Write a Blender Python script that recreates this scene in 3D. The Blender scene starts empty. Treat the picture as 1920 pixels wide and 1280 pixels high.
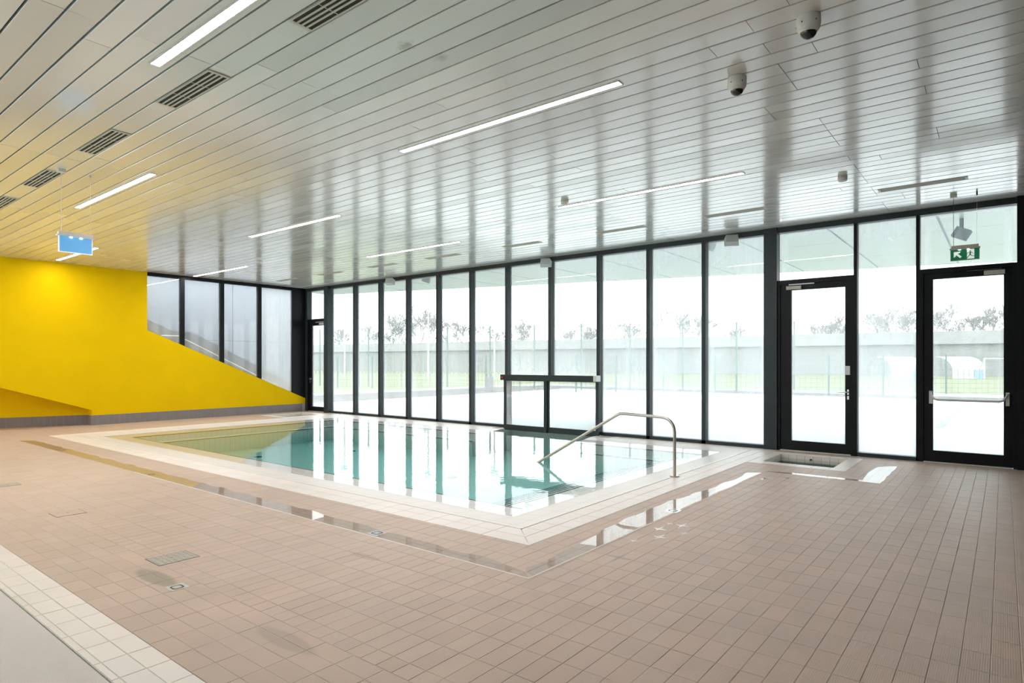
import bpy, math, random
from mathutils import Vector, Matrix

# ------------------------------------------------------------------ camera
F_PX, HORIZON, CAM_Z = 1162.0, 681.0, 1.565
YAW = math.atan2(922, 1162)
S, C_ = math.sin(YAW), math.cos(YAW)
scene = bpy.context.scene
col = scene.collection
cam = bpy.data.cameras.new('camera')
cam.sensor_width = 36.0
cam.lens = 36.0 * F_PX / 1920.0
cam.shift_y = (HORIZON - 640.0) / 1920.0
cam.clip_start, cam.clip_end = 0.05, 500
cam_ob = bpy.data.objects.new('camera', cam)
col.objects.link(cam_ob)
cam_ob.location = (0, 0, CAM_Z)
cam_ob.rotation_euler = (math.pi / 2, 0, YAW)
scene.camera = cam_ob

# ------------------------------------------------------------------ sky, exposure
SKY = 4.2
world = bpy.data.worlds.new('overcast_sky')
scene.world = world
world.use_nodes = True
bg = world.node_tree.nodes['Background']
bg.inputs[0].default_value = (0.93, 0.97, 1.0, 1)
bg.inputs[1].default_value = SKY
LAMP = 80.0
vs = scene.view_settings
vs.view_transform = 'Standard'
vs.look = 'None'
vs.exposure = 0.0
vs.gamma = 1.0
vs.use_curve_mapping = False
cy = scene.cycles
cy.max_bounces = 7
cy.diffuse_bounces = 4
cy.glossy_bounces = 4
cy.transparent_max_bounces = 24
cy.transmission_bounces = 8
cy.caustics_reflective = False
cy.caustics_refractive = False
cy.use_adaptive_sampling = True
cy.adaptive_threshold = 0.03
cy.use_light_tree = False
cy.sample_clamp_indirect = 8.0

R = random.Random(7)

# ------------------------------------------------------------------ room numbers (metres)
YW = 11.79          # inner face of the glass wall
YG = 11.91          # plane of the glass
XL = -18.05         # yellow wall
XR = 1.0           # unseen right wall, set close to dim the right deck
YB = -13.0          # wall behind the viewer
ZC = 4.02           # ceiling


def gp(u, v, z=0.0):
    """photo pixel -> point on the horizontal plane z"""
    d = F_PX * (CAM_Z - z) / (v - HORIZON)
    t = (u - 960) / F_PX
    return (d * (-S + C_ * t), d * (C_ + S * t), z)


def proj(x, y, z):
    f = -S * x + C_ * y
    r = C_ * x + S * y
    if f < 0.05:
        return None
    return (960 + F_PX * r / f, HORIZON - F_PX * (z - CAM_Z) / f, f)


# ------------------------------------------------------------------ materials
MATS = {}


def new_mat(name):
    m = bpy.data.materials.new(name)
    m.use_nodes = True
    MATS[name] = m
    return m, m.node_tree.nodes, m.node_tree.links


def no_light(m):
    try:
        m.cycles.emission_sampling = 'NONE'
    except Exception:
        pass
    return m


def mat(name, colr, rough=0.5, metal=0.0, var=0.0, scale=6.0, bump=0.0, bscale=40.0, spec=0.5, emit=None, coat=0.0, rvar=0.0):
    m, n, l = new_mat(name)
    b = n['Principled BSDF']
    b.inputs['Base Color'].default_value = (*colr, 1)
    b.inputs['Roughness'].default_value = rough
    b.inputs['Metallic'].default_value = metal
    b.inputs['Specular IOR Level'].default_value = spec
    b.inputs['Coat Weight'].default_value = coat
    if emit:
        b.inputs['Emission Color'].default_value = (*emit[0], 1)
        b.inputs['Emission Strength'].default_value = emit[1]
    if var or bump or rvar:
        g = n.new('ShaderNodeNewGeometry')
        t = n.new('ShaderNodeTexNoise')
        t.inputs['Scale'].default_value = scale
        t.inputs['Detail'].default_value = 4
        l.new(g.outputs['Position'], t.inputs['Vector'])
        if var:
            r = n.new('ShaderNodeMapRange')
            r.inputs['From Min'].default_value = 0.3
            r.inputs['From Max'].default_value = 0.7
            r.inputs['To Min'].default_value = 1 - var
            r.inputs['To Max'].default_value = 1 + var
            l.new(t.outputs['Fac'], r.inputs['Value'])
            mx = n.new('ShaderNodeMix')
            mx.data_type = 'RGBA'
            mx.blend_type = 'MULTIPLY'
            mx.inputs['Factor'].default_value = 1
            mx.inputs['A'].default_value = (*colr, 1)
            l.new(r.outputs['Result'], mx.inputs['B'])
            l.new(mx.outputs['Result'], b.inputs['Base Color'])
        if rvar:
            r = n.new('ShaderNodeMapRange')
            r.inputs['To Min'].default_value = max(0, rough - rvar)
            r.inputs['To Max'].default_value = rough + rvar
            l.new(t.outputs['Fac'], r.inputs['Value'])
            l.new(r.outputs['Result'], b.inputs['Roughness'])
        if bump:
            t2 = n.new('ShaderNodeTexNoise')
            t2.inputs['Scale'].default_value = bscale
            l.new(g.outputs['Position'], t2.inputs['Vector'])
            bp = n.new('ShaderNodeBump')
            bp.inputs['Strength'].default_value = 1
            bp.inputs['Distance'].default_value = bump
            l.new(t2.outputs['Fac'], bp.inputs['Height'])
            l.new(bp.outputs['Normal'], b.inputs['Normal'])
    return m


def tile_mat(name, colr, vari, rough, px, py, ox, oy, stain=None, wear=0.06, spec=0.5):
    """glazed tile: each tile of the grid px x py has its own tone"""
    m, n, l = new_mat(name)
    b = n['Principled BSDF']
    b.inputs['Specular IOR Level'].default_value = spec
    g = n.new('ShaderNodeNewGeometry')
    mp = n.new('ShaderNodeVectorMath')
    mp.operation = 'ADD'
    mp.inputs[1].default_value = (-ox, -oy, 0)
    l.new(g.outputs['Position'], mp.inputs[0])
    dv = n.new('ShaderNodeVectorMath')
    dv.operation = 'DIVIDE'
    dv.inputs[1].default_value = (px, py, 50)
    l.new(mp.outputs[0], dv.inputs[0])
    fl = n.new('ShaderNodeVectorMath')
    fl.operation = 'FLOOR'
    l.new(dv.outputs[0], fl.inputs[0])
    wn = n.new('ShaderNodeTexWhiteNoise')
    l.new(fl.outputs[0], wn.inputs['Vector'])
    hs = n.new('ShaderNodeMapRange')
    hs.inputs['To Min'].default_value = 1 - vari
    hs.inputs['To Max'].default_value = 1 + vari
    l.new(wn.outputs['Value'], hs.inputs['Value'])
    no = n.new('ShaderNodeTexNoise')
    no.inputs['Scale'].default_value = 2.2
    no.inputs['Detail'].default_value = 6
    l.new(g.outputs['Position'], no.inputs['Vector'])
    nr = n.new('ShaderNodeMapRange')
    nr.inputs['From Min'].default_value = 0.3
    nr.inputs['From Max'].default_value = 0.7
    nr.inputs['To Min'].default_value = 1 - wear
    nr.inputs['To Max'].default_value = 1 + wear
    l.new(no.outputs['Fac'], nr.inputs['Value'])
    mu = n.new('ShaderNodeMath')
    mu.operation = 'MULTIPLY'
    l.new(hs.outputs['Result'], mu.inputs[0])
    l.new(nr.outputs['Result'], mu.inputs[1])
    mx = n.new('ShaderNodeMix')
    mx.data_type = 'RGBA'
    mx.blend_type = 'MULTIPLY'
    mx.inputs['Factor'].default_value = 1
    mx.inputs['A'].default_value = (*colr, 1)
    l.new(mu.outputs[0], mx.inputs['B'])
    out = mx.outputs['Result']
    # faint pinkish / greyish drift between tiles
    mh = n.new('ShaderNodeMix')
    mh.data_type = 'RGBA'
    mh.blend_type = 'MULTIPLY'
    mh.inputs['B'].default_value = (1.0, 0.955, 0.93, 1)
    l.new(wn.outputs['Color'], mh.inputs['Factor'])
    l.new(out, mh.inputs['A'])
    out = mh.outputs['Result']
    if stain:
        for (sx, sy, rx, ry, colr2, amt) in stain:
            a = n.new('ShaderNodeVectorMath')
            a.operation = 'ADD'
            a.inputs[1].default_value = (-sx, -sy, 0)
            l.new(g.outputs['Position'], a.inputs[0])
            d = n.new('ShaderNodeVectorMath')
            d.operation = 'DIVIDE'
            d.inputs[1].default_value = (rx, ry, 10)
            l.new(a.outputs[0], d.inputs[0])
            ln = n.new('ShaderNodeVectorMath')
            ln.operation = 'LENGTH'
            l.new(d.outputs[0], ln.inputs[0])
            ad = n.new('ShaderNodeMath')
            ad.operation = 'MULTIPLY_ADD'
            ad.inputs[1].default_value = 0.8
            l.new(no.outputs['Fac'], ad.inputs[0])
            l.new(ln.outputs['Value'], ad.inputs[2])
            r = n.new('ShaderNodeMapRange')
            r.interpolation_type = 'SMOOTHSTEP'
            r.inputs['From Min'].default_value = 1.15
            r.inputs['From Max'].default_value = 1.55
            r.inputs['To Min'].default_value = amt
            r.inputs['To Max'].default_value = 0
            l.new(ad.outputs[0], r.inputs['Value'])
            ms = n.new('ShaderNodeMix')
            ms.data_type = 'RGBA'
            ms.inputs['B'].default_value = (*colr2, 1)
            l.new(r.outputs['Result'], ms.inputs['Factor'])
            l.new(out, ms.inputs['A'])
            out = ms.outputs['Result']
    l.new(out, b.inputs['Base Color'])
    rr = n.new('ShaderNodeMapRange')
    rr.inputs['To Min'].default_value = rough - 0.08
    rr.inputs['To Max'].default_value = rough + 0.08
    l.new(no.outputs['Fac'], rr.inputs['Value'])
    l.new(rr.outputs['Result'], b.inputs['Roughness'])
    return m


def ribbed_tile_mat(name, px, py, ox, oy):
    m = tile_mat(name, (0.545, 0.42, 0.345), 0.045, 0.5, px, py, ox, oy,
                 stain=[(-4.85, 1.93, 0.27, 0.085, (0.25, 0.225, 0.16), 0.7),
                        (-3.15, 1.95, 0.3, 0.07, (0.30, 0.25, 0.20), 0.4),
                        (-4.05, 3.2, 0.16, 0.05, (0.33, 0.24, 0.17), 0.45)], spec=0.35)
    n, l = m.node_tree.nodes, m.node_tree.links
    g = n.new('ShaderNodeNewGeometry')
    w = n.new('ShaderNodeTexWave')
    w.wave_type = 'BANDS'
    w.bands_direction = 'X'
    w.inputs['Scale'].default_value = 30
    l.new(g.outputs['Position'], w.inputs['Vector'])
    bp = n.new('ShaderNodeBump')
    bp.inputs['Distance'].default_value = 0.0006
    bp.inputs['Strength'].default_value = 0.5
    l.new(w.outputs['Fac'], bp.inputs['Height'])
    l.new(bp.outputs['Normal'], n['Principled BSDF'].inputs['Normal'])
    return m


def glass_mat(name, haze, border, tint=(0.97, 1.0, 0.99)):
    """clear pane with condensation: the pane's own fog, thicker at its edges, running in streaks"""
    m, n, l = new_mat(name)
    n.remove(n['Principled BSDF'])
    out = n['Material Output']
    tc = n.new('ShaderNodeTexCoord')
    sep = n.new('ShaderNodeSeparateXYZ')
    l.new(tc.outputs['Generated'], sep.inputs[0])

    def edge(sock):
        o = n.new('ShaderNodeMath')
        o.operation = 'SUBTRACT'
        o.inputs[0].default_value = 1
        l.new(sock, o.inputs[1])
        k = n.new('ShaderNodeMath')
        k.operation = 'MINIMUM'
        l.new(sock, k.inputs[0])
        l.new(o.outputs[0], k.inputs[1])
        return k.outputs[0]
    mx = n.new('ShaderNodeMath')
    mx.operation = 'MAXIMUM'
    l.new(sep.outputs['X'], mx.inputs[0])
    ex = edge(sep.outputs['X'])
    ez = edge(sep.outputs['Z'])
    mn = n.new('ShaderNodeMath')
    mn.operation = 'SMOOTH_MIN'
    mn.inputs[2].default_value = 0.12
    l.new(ex, mn.inputs[0])
    l.new(ez, mn.inputs[1])
    g = n.new('ShaderNodeNewGeometry')
    mp = n.new('ShaderNodeMapping')
    mp.inputs['Scale'].default_value = (1.0, 1.0, 0.28)
    l.new(g.outputs['Position'], mp.inputs['Vector'])
    no = n.new('ShaderNodeTexNoise')
    no.inputs['Scale'].default_value = 1.6
    no.inputs['Detail'].default_value = 5
    l.new(mp.outputs[0], no.inputs['Vector'])
    mp2 = n.new('ShaderNodeMapping')
    mp2.inputs['Scale'].default_value = (1.0, 1.0, 0.03)
    l.new(g.outputs['Position'], mp2.inputs['Vector'])
    no2 = n.new('ShaderNodeTexNoise')
    no2.inputs['Scale'].default_value = 14
    no2.inputs['Detail'].default_value = 3
    l.new(mp2.outputs[0], no2.inputs['Vector'])
    r1 = n.new('ShaderNodeMapRange')
    r1.interpolation_type = 'SMOOTHSTEP'
    r1.inputs['From Min'].default_value = 0.0
    r1.inputs['From Max'].default_value = 0.13
    r1.inputs['To Min'].default_value = border
    r1.inputs['To Max'].default_value = 0
    l.new(mn.outputs[0], r1.inputs['Value'])
    r2 = n.new('ShaderNodeMapRange')
    r2.inputs['From Min'].default_value = 0.3
    r2.inputs['From Max'].default_value = 0.7
    r2.inputs['To Min'].default_value = haze * 0.55
    r2.inputs['To Max'].default_value = haze * 1.45
    l.new(no.outputs['Fac'], r2.inputs['Value'])
    r3 = n.new('ShaderNodeMapRange')
    r3.inputs['From Min'].default_value = 0.4
    r3.inputs['From Max'].default_value = 0.75
    r3.inputs['To Min'].default_value = 0
    r3.inputs['To Max'].default_value = 0.05
    l.new(no2.outputs['Fac'], r3.inputs['Value'])
    # fog settles low on the pane
    r4 = n.new('ShaderNodeMapRange')
    r4.interpolation_type = 'SMOOTHSTEP'
    r4.inputs['From Min'].default_value = 0.0
    r4.inputs['From Max'].default_value = 0.45
    r4.inputs['To Min'].default_value = haze * 0.5
    r4.inputs['To Max'].default_value = 0
    l.new(sep.outputs['Z'], r4.inputs['Value'])

    def add(a, b_):
        k = n.new('ShaderNodeMath')
        k.operation = 'ADD'
        k.use_clamp = True
        l.new(a, k.inputs[0])
        l.new(b_, k.inputs[1])
        return k.outputs[0]
    hz = add(add(r1.outputs[0], r2.outputs[0]), add(r3.outputs[0], r4.outputs[0]))
    tr = n.new('ShaderNodeBsdfTransparent')
    tr.inputs[0].default_value = (*tint, 1)
    tl = n.new('ShaderNodeBsdfTranslucent')
    tl.inputs[0].default_value = (0.95, 0.97, 1.0, 1)
    m1 = n.new('ShaderNodeMixShader')
    l.new(hz, m1.inputs[0])
    l.new(tr.outputs[0], m1.inputs[1])
    l.new(tl.outputs[0], m1.inputs[2])
    gl = n.new('ShaderNodeBsdfGlossy')
    gl.inputs['Roughness'].default_value = 0.0
    fr = n.new('ShaderNodeFresnel')
    fr.inputs[0].default_value = 1.45
    fm = n.new('ShaderNodeMath')
    fm.operation = 'MULTIPLY'
    l.new(fr.outputs[0], fm.inputs[0])
    fi = n.new('ShaderNodeMath')      # one coated face: no reflection on the way out
    fi.operation = 'SUBTRACT'
    fi.inputs[0].default_value = 1.0
    l.new(g.outputs['Backfacing'], fi.inputs[1])
    l.new(fi.outputs[0], fm.inputs[1])
    m2 = n.new('ShaderNodeMixShader')
    l.new(fm.outputs[0], m2.inputs[0])
    l.new(m1.outputs[0], m2.inputs[1])
    l.new(gl.outputs[0], m2.inputs[2])
    l.new(m2.outputs[0], out.inputs[0])
    return m


def water_mat(name, bumpd, bscale, volume=None, tint=(1, 1, 1), ior=1.333):
    m, n, l = new_mat(name)
    n.remove(n['Principled BSDF'])
    out = n['Material Output']
    g = n.new('ShaderNodeNewGeometry')
    t = n.new('ShaderNodeTexNoise')
    t.inputs['Scale'].default_value = bscale
    t.inputs['Detail'].default_value = 2
    l.new(g.outputs['Position'], t.inputs['Vector'])
    bp = n.new('ShaderNodeBump')
    bp.inputs['Distance'].default_value = bumpd
    l.new(t.outputs['Fac'], bp.inputs['Height'])
    fr = n.new('ShaderNodeFresnel')
    fr.inputs[0].default_value = ior
    l.new(bp.outputs['Normal'], fr.inputs['Normal'])
    fi = n.new('ShaderNodeMath')
    fi.operation = 'SUBTRACT'
    fi.inputs[0].default_value = 1.0
    l.new(g.outputs['Backfacing'], fi.inputs[1])
    fm = n.new('ShaderNodeMath')
    fm.operation = 'MULTIPLY'
    l.new(fr.outputs[0], fm.inputs[0])
    l.new(fi.outputs[0], fm.inputs[1])
    tr = n.new('ShaderNodeBsdfTransparent')
    tr.inputs[0].default_value = (*tint, 1)
    gl = n.new('ShaderNodeBsdfGlossy')
    gl.inputs['Roughness'].default_value = 0.0
    l.new(bp.outputs['Normal'], gl.inputs['Normal'])
    mx = n.new('ShaderNodeMixShader')
    l.new(fm.outputs[0], mx.inputs[0])
    l.new(tr.outputs[0], mx.inputs[1])
    l.new(gl.outputs[0], mx.inputs[2])
    l.new(mx.outputs[0], out.inputs['Surface'])
    if volume:
        va = n.new('ShaderNodeVolumeAbsorption')
        va.inputs['Color'].default_value = (*volume[0], 1)
        va.inputs['Density'].default_value = volume[1]
        l.new(va.outputs[0], out.inputs['Volume'])
    return m


def panel_mat(name, colr, rough, wav=0.0015):
    """lacquered metal ceiling panel, slightly wavy"""
    m, n, l = new_mat(name)
    b = n['Principled BSDF']
    b.inputs['Specular IOR Level'].default_value = 0.75
    b.inputs['Coat Weight'].default_value = 0.9
    b.inputs['Coat Roughness'].default_value = 0.12
    g = n.new('ShaderNodeNewGeometry')
    mp = n.new('ShaderNodeMapping')
    mp.inputs['Scale'].default_value = (0.9, 3.2, 1)
    l.new(g.outputs['Position'], mp.inputs['Vector'])
    t = n.new('ShaderNodeTexNoise')
    t.inputs['Scale'].default_value = 1.5
    t.inputs['Detail'].default_value = 2
    l.new(mp.outputs[0], t.inputs['Vector'])
    bp = n.new('ShaderNodeBump')
    bp.inputs['Distance'].default_value = wav
    l.new(t.outputs['Fac'], bp.inputs['Height'])
    l.new(bp.outputs['Normal'], b.inputs['Normal'])
    l.new(bp.outputs['Normal'], b.inputs['Coat Normal'])
    oi = n.new('ShaderNodeObjectInfo')
    r = n.new('ShaderNodeMapRange')
    r.inputs['To Min'].default_value = 0.9
    r.inputs['To Max'].default_value = 1.06
    l.new(oi.outputs['Random'], r.inputs['Value'])
    mx = n.new('ShaderNodeMix')
    mx.data_type = 'RGBA'
    mx.blend_type = 'MULTIPLY'
    mx.inputs['Factor'].default_value = 1
    mx.inputs['A'].default_value = (*colr, 1)
    l.new(r.outputs[0], mx.inputs['B'])
    # two rusty drip marks
    out = mx.outputs['Result']
    no = n.new('ShaderNodeTexNoise')
    no.inputs['Scale'].default_value = 22
    no.inputs['Detail'].default_value = 5
    l.new(g.outputs['Position'], no.inputs['Vector'])
    for (u, v, rx, ry) in ((762, 84, 0.10, 0.07), (828, 108, 0.09, 0.06)):
        p = gp(u, v, ZC)
        a = n.new('ShaderNodeVectorMath')
        a.operation = 'ADD'
        a.inputs[1].default_value = (-p[0], -p[1], 0)
        l.new(g.outputs['Position'], a.inputs[0])
        d = n.new('ShaderNodeVectorMath')
        d.operation = 'DIVIDE'
        d.inputs[1].default_value = (rx, ry, 40)
        l.new(a.outputs[0], d.inputs[0])
        ln = n.new('ShaderNodeVectorMath')
        ln.operation = 'LENGTH'
        l.new(d.outputs[0], ln.inputs[0])
        ad = n.new('ShaderNodeMath')
        ad.operation = 'MULTIPLY_ADD'
        ad.inputs[1].default_value = 2.2
        l.new(no.outputs['Fac'], ad.inputs[0])
        l.new(ln.outputs['Value'], ad.inputs[2])
        k = n.new('ShaderNodeMapRange')
        k.inputs['From Min'].default_value = 1.2
        k.inputs['From Max'].default_value = 2.1
        k.inputs['To Min'].default_value = 0.55
        k.inputs['To Max'].default_value = 0
        l.new(ad.outputs[0], k.inputs['Value'])
        ms = n.new('ShaderNodeMix')
        ms.data_type = 'RGBA'
        ms.inputs['B'].default_value = (0.25, 0.2, 0.13, 1)
        l.new(k.outputs[0], ms.inputs['Factor'])
        l.new(out, ms.inputs['A'])
        out = ms.outputs['Result']
    l.new(out, b.inputs['Base Color'])
    rr = n.new('ShaderNodeMapRange')
    rr.inputs['To Min'].default_value = rough - 0.05
    rr.inputs['To Max'].default_value = rough + 0.07
    l.new(t.outputs['Fac'], rr.inputs['Value'])
    l.new(rr.outputs[0], b.inputs['Roughness'])
    return m


def grid_mat(name, colr, line, px, py, pz, wid, rough):
    """tiled surface too far off to build the pieces: thin joint lines"""
    m, n, l = new_mat(name)
    b = n['Principled BSDF']
    b.inputs['Roughness'].default_value = rough
    g = n.new('ShaderNodeNewGeometry')
    sep = n.new('ShaderNodeSeparateXYZ')
    l.new(g.outputs['Position'], sep.inputs[0])
    acc = None
    for ax, p in (('X', px), ('Y', py), ('Z', pz)):
        if not p:
            continue
        a = n.new('ShaderNodeMath')
        a.operation = 'PINGPONG'
        a.inputs[1].default_value = p / 2
        l.new(sep.outputs[ax], a.inputs[0])
        c = n.new('ShaderNodeMath')
        c.operation = 'LESS_THAN'
        c.inputs[1].default_value = wid / 2
        l.new(a.outputs[0], c.inputs[0])
        if acc is None:
            acc = c.outputs[0]
        else:
            k = n.new('ShaderNodeMath')
            k.operation = 'MAXIMUM'
            l.new(acc, k.inputs[0])
            l.new(c.outputs[0], k.inputs[1])
            acc = k.outputs[0]
    mx = n.new('ShaderNodeMix')
    mx.data_type = 'RGBA'
    mx.inputs['A'].default_value = (*colr, 1)
    mx.inputs['B'].default_value = (*line, 1)
    l.new(acc, mx.inputs['Factor'])
    l.new(mx.outputs['Result'], b.inputs['Base Color'])
    return m


M_deck = ribbed_tile_mat('deck_tile', 0.125, 0.25, 0.072, 2.2)
M_deck_x = ribbed_tile_mat('deck_tile_crosswise', 0.25, 0.125, 0.02, 1.45)
M_grout = mat('grout', (0.50, 0.41, 0.35), 0.8, var=0.22, scale=3)
M_white_tile = tile_mat('white_pool_tile', (0.82, 0.755, 0.71), 0.02, 0.42, 0.25, 0.2, -16.0, 4.27, wear=0.05)
M_white_tile2 = tile_mat('white_edge_tile', (0.82, 0.755, 0.71), 0.025, 0.42, 0.25, 0.123, -2.2, 1.204, wear=0.05)
M_white_grout = mat('white_grout', (0.42, 0.36, 0.31), 0.8)
M_rim = grid_mat('ribbed_rim_tile', (0.76, 0.70, 0.66), (0.58, 0.52, 0.48), 0.25, 0.25, 0, 0.008, 0.4)
M_basin = grid_mat('pool_tile', (0.74, 0.74, 0.70), (0.5, 0.52, 0.5), 0.25, 0.125, 0, 0.007, 0.4)
M_edge_glint = mat('white_edge_glint', (0.85, 0.84, 0.83), 0.3)  # plain white, stands in for the water-edge reflection
M_strip = mat('dark_edge_strip', (0.03, 0.04, 0.04), 0.5)
M_plinth = mat('grey_plinth_tile', (0.225, 0.20, 0.20), 0.4, var=0.06, scale=5)
M_plinth_j = mat('plinth_joint', (0.46, 0.43, 0.41), 0.8)
M_yellow = mat('yellow_paint', (0.84, 0.545, 0.001), 0.7, var=0.025, scale=1.5, bump=0.0004, bscale=90, spec=0.06)
M_wallwhite = mat('white_paint', (0.78, 0.77, 0.74), 0.7, var=0.03)
M_wall_dim = mat('dimming_dark_paint', (0.07, 0.068, 0.066), 0.7, var=0.03)
M_panel = panel_mat('ceiling_panel_lacquer', (0.845, 0.84, 0.83), 0.2)
M_panel_dull = panel_mat('ceiling_panel_perforated', (0.77, 0.765, 0.755), 0.3)
M_void = mat('ceiling_void', (0.10, 0.11, 0.115), 0.8)
M_black = mat('black_void', (0.012, 0.012, 0.012), 0.7)
M_frame = mat('anthracite_frame', (0.026, 0.035, 0.040), 0.42, var=0.1, scale=2, rvar=0.05, spec=0.3)
M_frame_d = mat('black_door_frame', (0.006, 0.007, 0.009), 0.45, rvar=0.05, spec=0.2)
M_glass = glass_mat('fogged_glass', 0.085, 0.07)
M_glass_clear = glass_mat('door_glass', 0.065, 0.09)
M_glass_transom = glass_mat('transom_glass', 0.05, 0.22)
M_glass_foggy = glass_mat('heavily_fogged_glass', 0.20, 0.12)
M_glass_mist = glass_mat('misted_glass', 0.13, 0.08)
M_glass_side = glass_mat('stair_window_glass', 0.08, 0.04, tint=(0.95, 0.98, 1.0))
M_water = water_mat('pool_water', 0.0012, 5.0, volume=((0.14, 0.72, 0.70), 0.31))
M_water2 = water_mat('other_pool_water', 0.0012, 5.0, volume=((0.55, 0.9, 0.86), 0.6))
M_water3 = water_mat('foot_basin_water', 0.0012, 5.0, volume=((0.25, 0.52, 0.46), 2.2))
M_puddle = water_mat('puddle_water', 0.0002, 3.0, tint=(0.90, 0.89, 0.88))
M_steel = mat('brushed_steel', (0.50, 0.46, 0.41), 0.3, 1.0, rvar=0.06, scale=20)
M_chrome = mat('satin_metal', (0.66, 0.66, 0.65), 0.28, 1.0)
M_silver = mat('silver_paint', (0.62, 0.62, 0.60), 0.4, 0.3)
M_beige = mat('beige_closer', (0.58, 0.54, 0.48), 0.45)
M_whitepl = mat('white_plastic', (0.78, 0.77, 0.75), 0.4)
M_greypl = mat('grey_plastic', (0.60, 0.62, 0.62), 0.5)
M_dome = mat('smoked_dome', (0.012, 0.012, 0.014), 0.06, spec=0.8)
M_dot = mat('dark_dot', (0.04, 0.04, 0.04), 0.5)
M_lamp = mat('lamp_diffuser', (0.9, 0.9, 0.9), 0.5, emit=((1.0, 0.955, 0.93), LAMP))
M_ventframe = mat('vent_frame', (0.62, 0.60, 0.53), 0.45)
M_green = no_light(mat('sign_green', (0.004, 0.13, 0.055), 0.4, emit=((0.0, 0.12, 0.05), 0.5)))
M_signwhite = no_light(mat('sign_white', (0.85, 0.88, 0.86), 0.4, emit=((0.85, 0.9, 0.87), 0.5)))
M_blue = no_light(mat('sign_blue', (0.11, 0.36, 0.68), 0.25, emit=((0.14, 0.42, 0.80), 0.55)))
M_led = no_light(mat('sign_led', (1, 1, 1), 0.3, emit=((0.95, 1.0, 0.98), 9)))
M_red = mat('red_plastic', (0.65, 0.03, 0.03), 0.4)
M_grate = mat('grate_plastic', (0.80, 0.73, 0.69), 0.5)
M_pave = grid_mat('outdoor_paving', (0.58, 0.59, 0.60), (0.48, 0.49, 0.50), 1.2, 1.2, 0, 0.015, 0.8)
M_gravel = mat('gravel_bank', (0.085, 0.08, 0.075), 0.95, var=0.4, scale=7)
M_grass = mat('lawn_grass', (0.15, 0.165, 0.085), 0.95, var=0.3, scale=1.2)
M_field = mat('far_grass', (0.28, 0.32, 0.15), 0.95, var=0.25, scale=0.2)
M_conc = mat('concrete', (0.26, 0.265, 0.26), 0.85, var=0.15, scale=2.5)
M_conc_l = mat('pale_concrete', (0.31, 0.31, 0.31), 0.85, var=0.1, scale=1)
M_kerb = mat('white_kerb', (0.5, 0.5, 0.49), 0.8)
M_soffit = mat('pale_soffit', (0.40, 0.475, 0.44), 0.22, spec=0.6, var=0.02)
M_clad = mat('white_cladding', (0.29, 0.305, 0.32), 0.5, var=0.02)
M_stairc = mat('stair_concrete', (0.16, 0.16, 0.165), 0.8, var=0.15, scale=2)
M_bark = mat('grey_bark', (0.29, 0.28, 0.275), 0.9)
M_post = mat('fence_green', (0.10, 0.17, 0.15), 0.6)
M_slate = mat('grey_slats', (0.28, 0.275, 0.26), 0.8)
M_tarp = mat('white_tarpaulin', (0.5, 0.5, 0.5), 0.6)
M_bluepl = mat('blue_boards', (0.25, 0.38, 0.55), 0.6)
M_bin = mat('bin_grey', (0.16, 0.17, 0.19), 0.6)
M_flood = mat('floodlight_grey', (0.16, 0.20, 0.22), 0.5)


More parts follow.
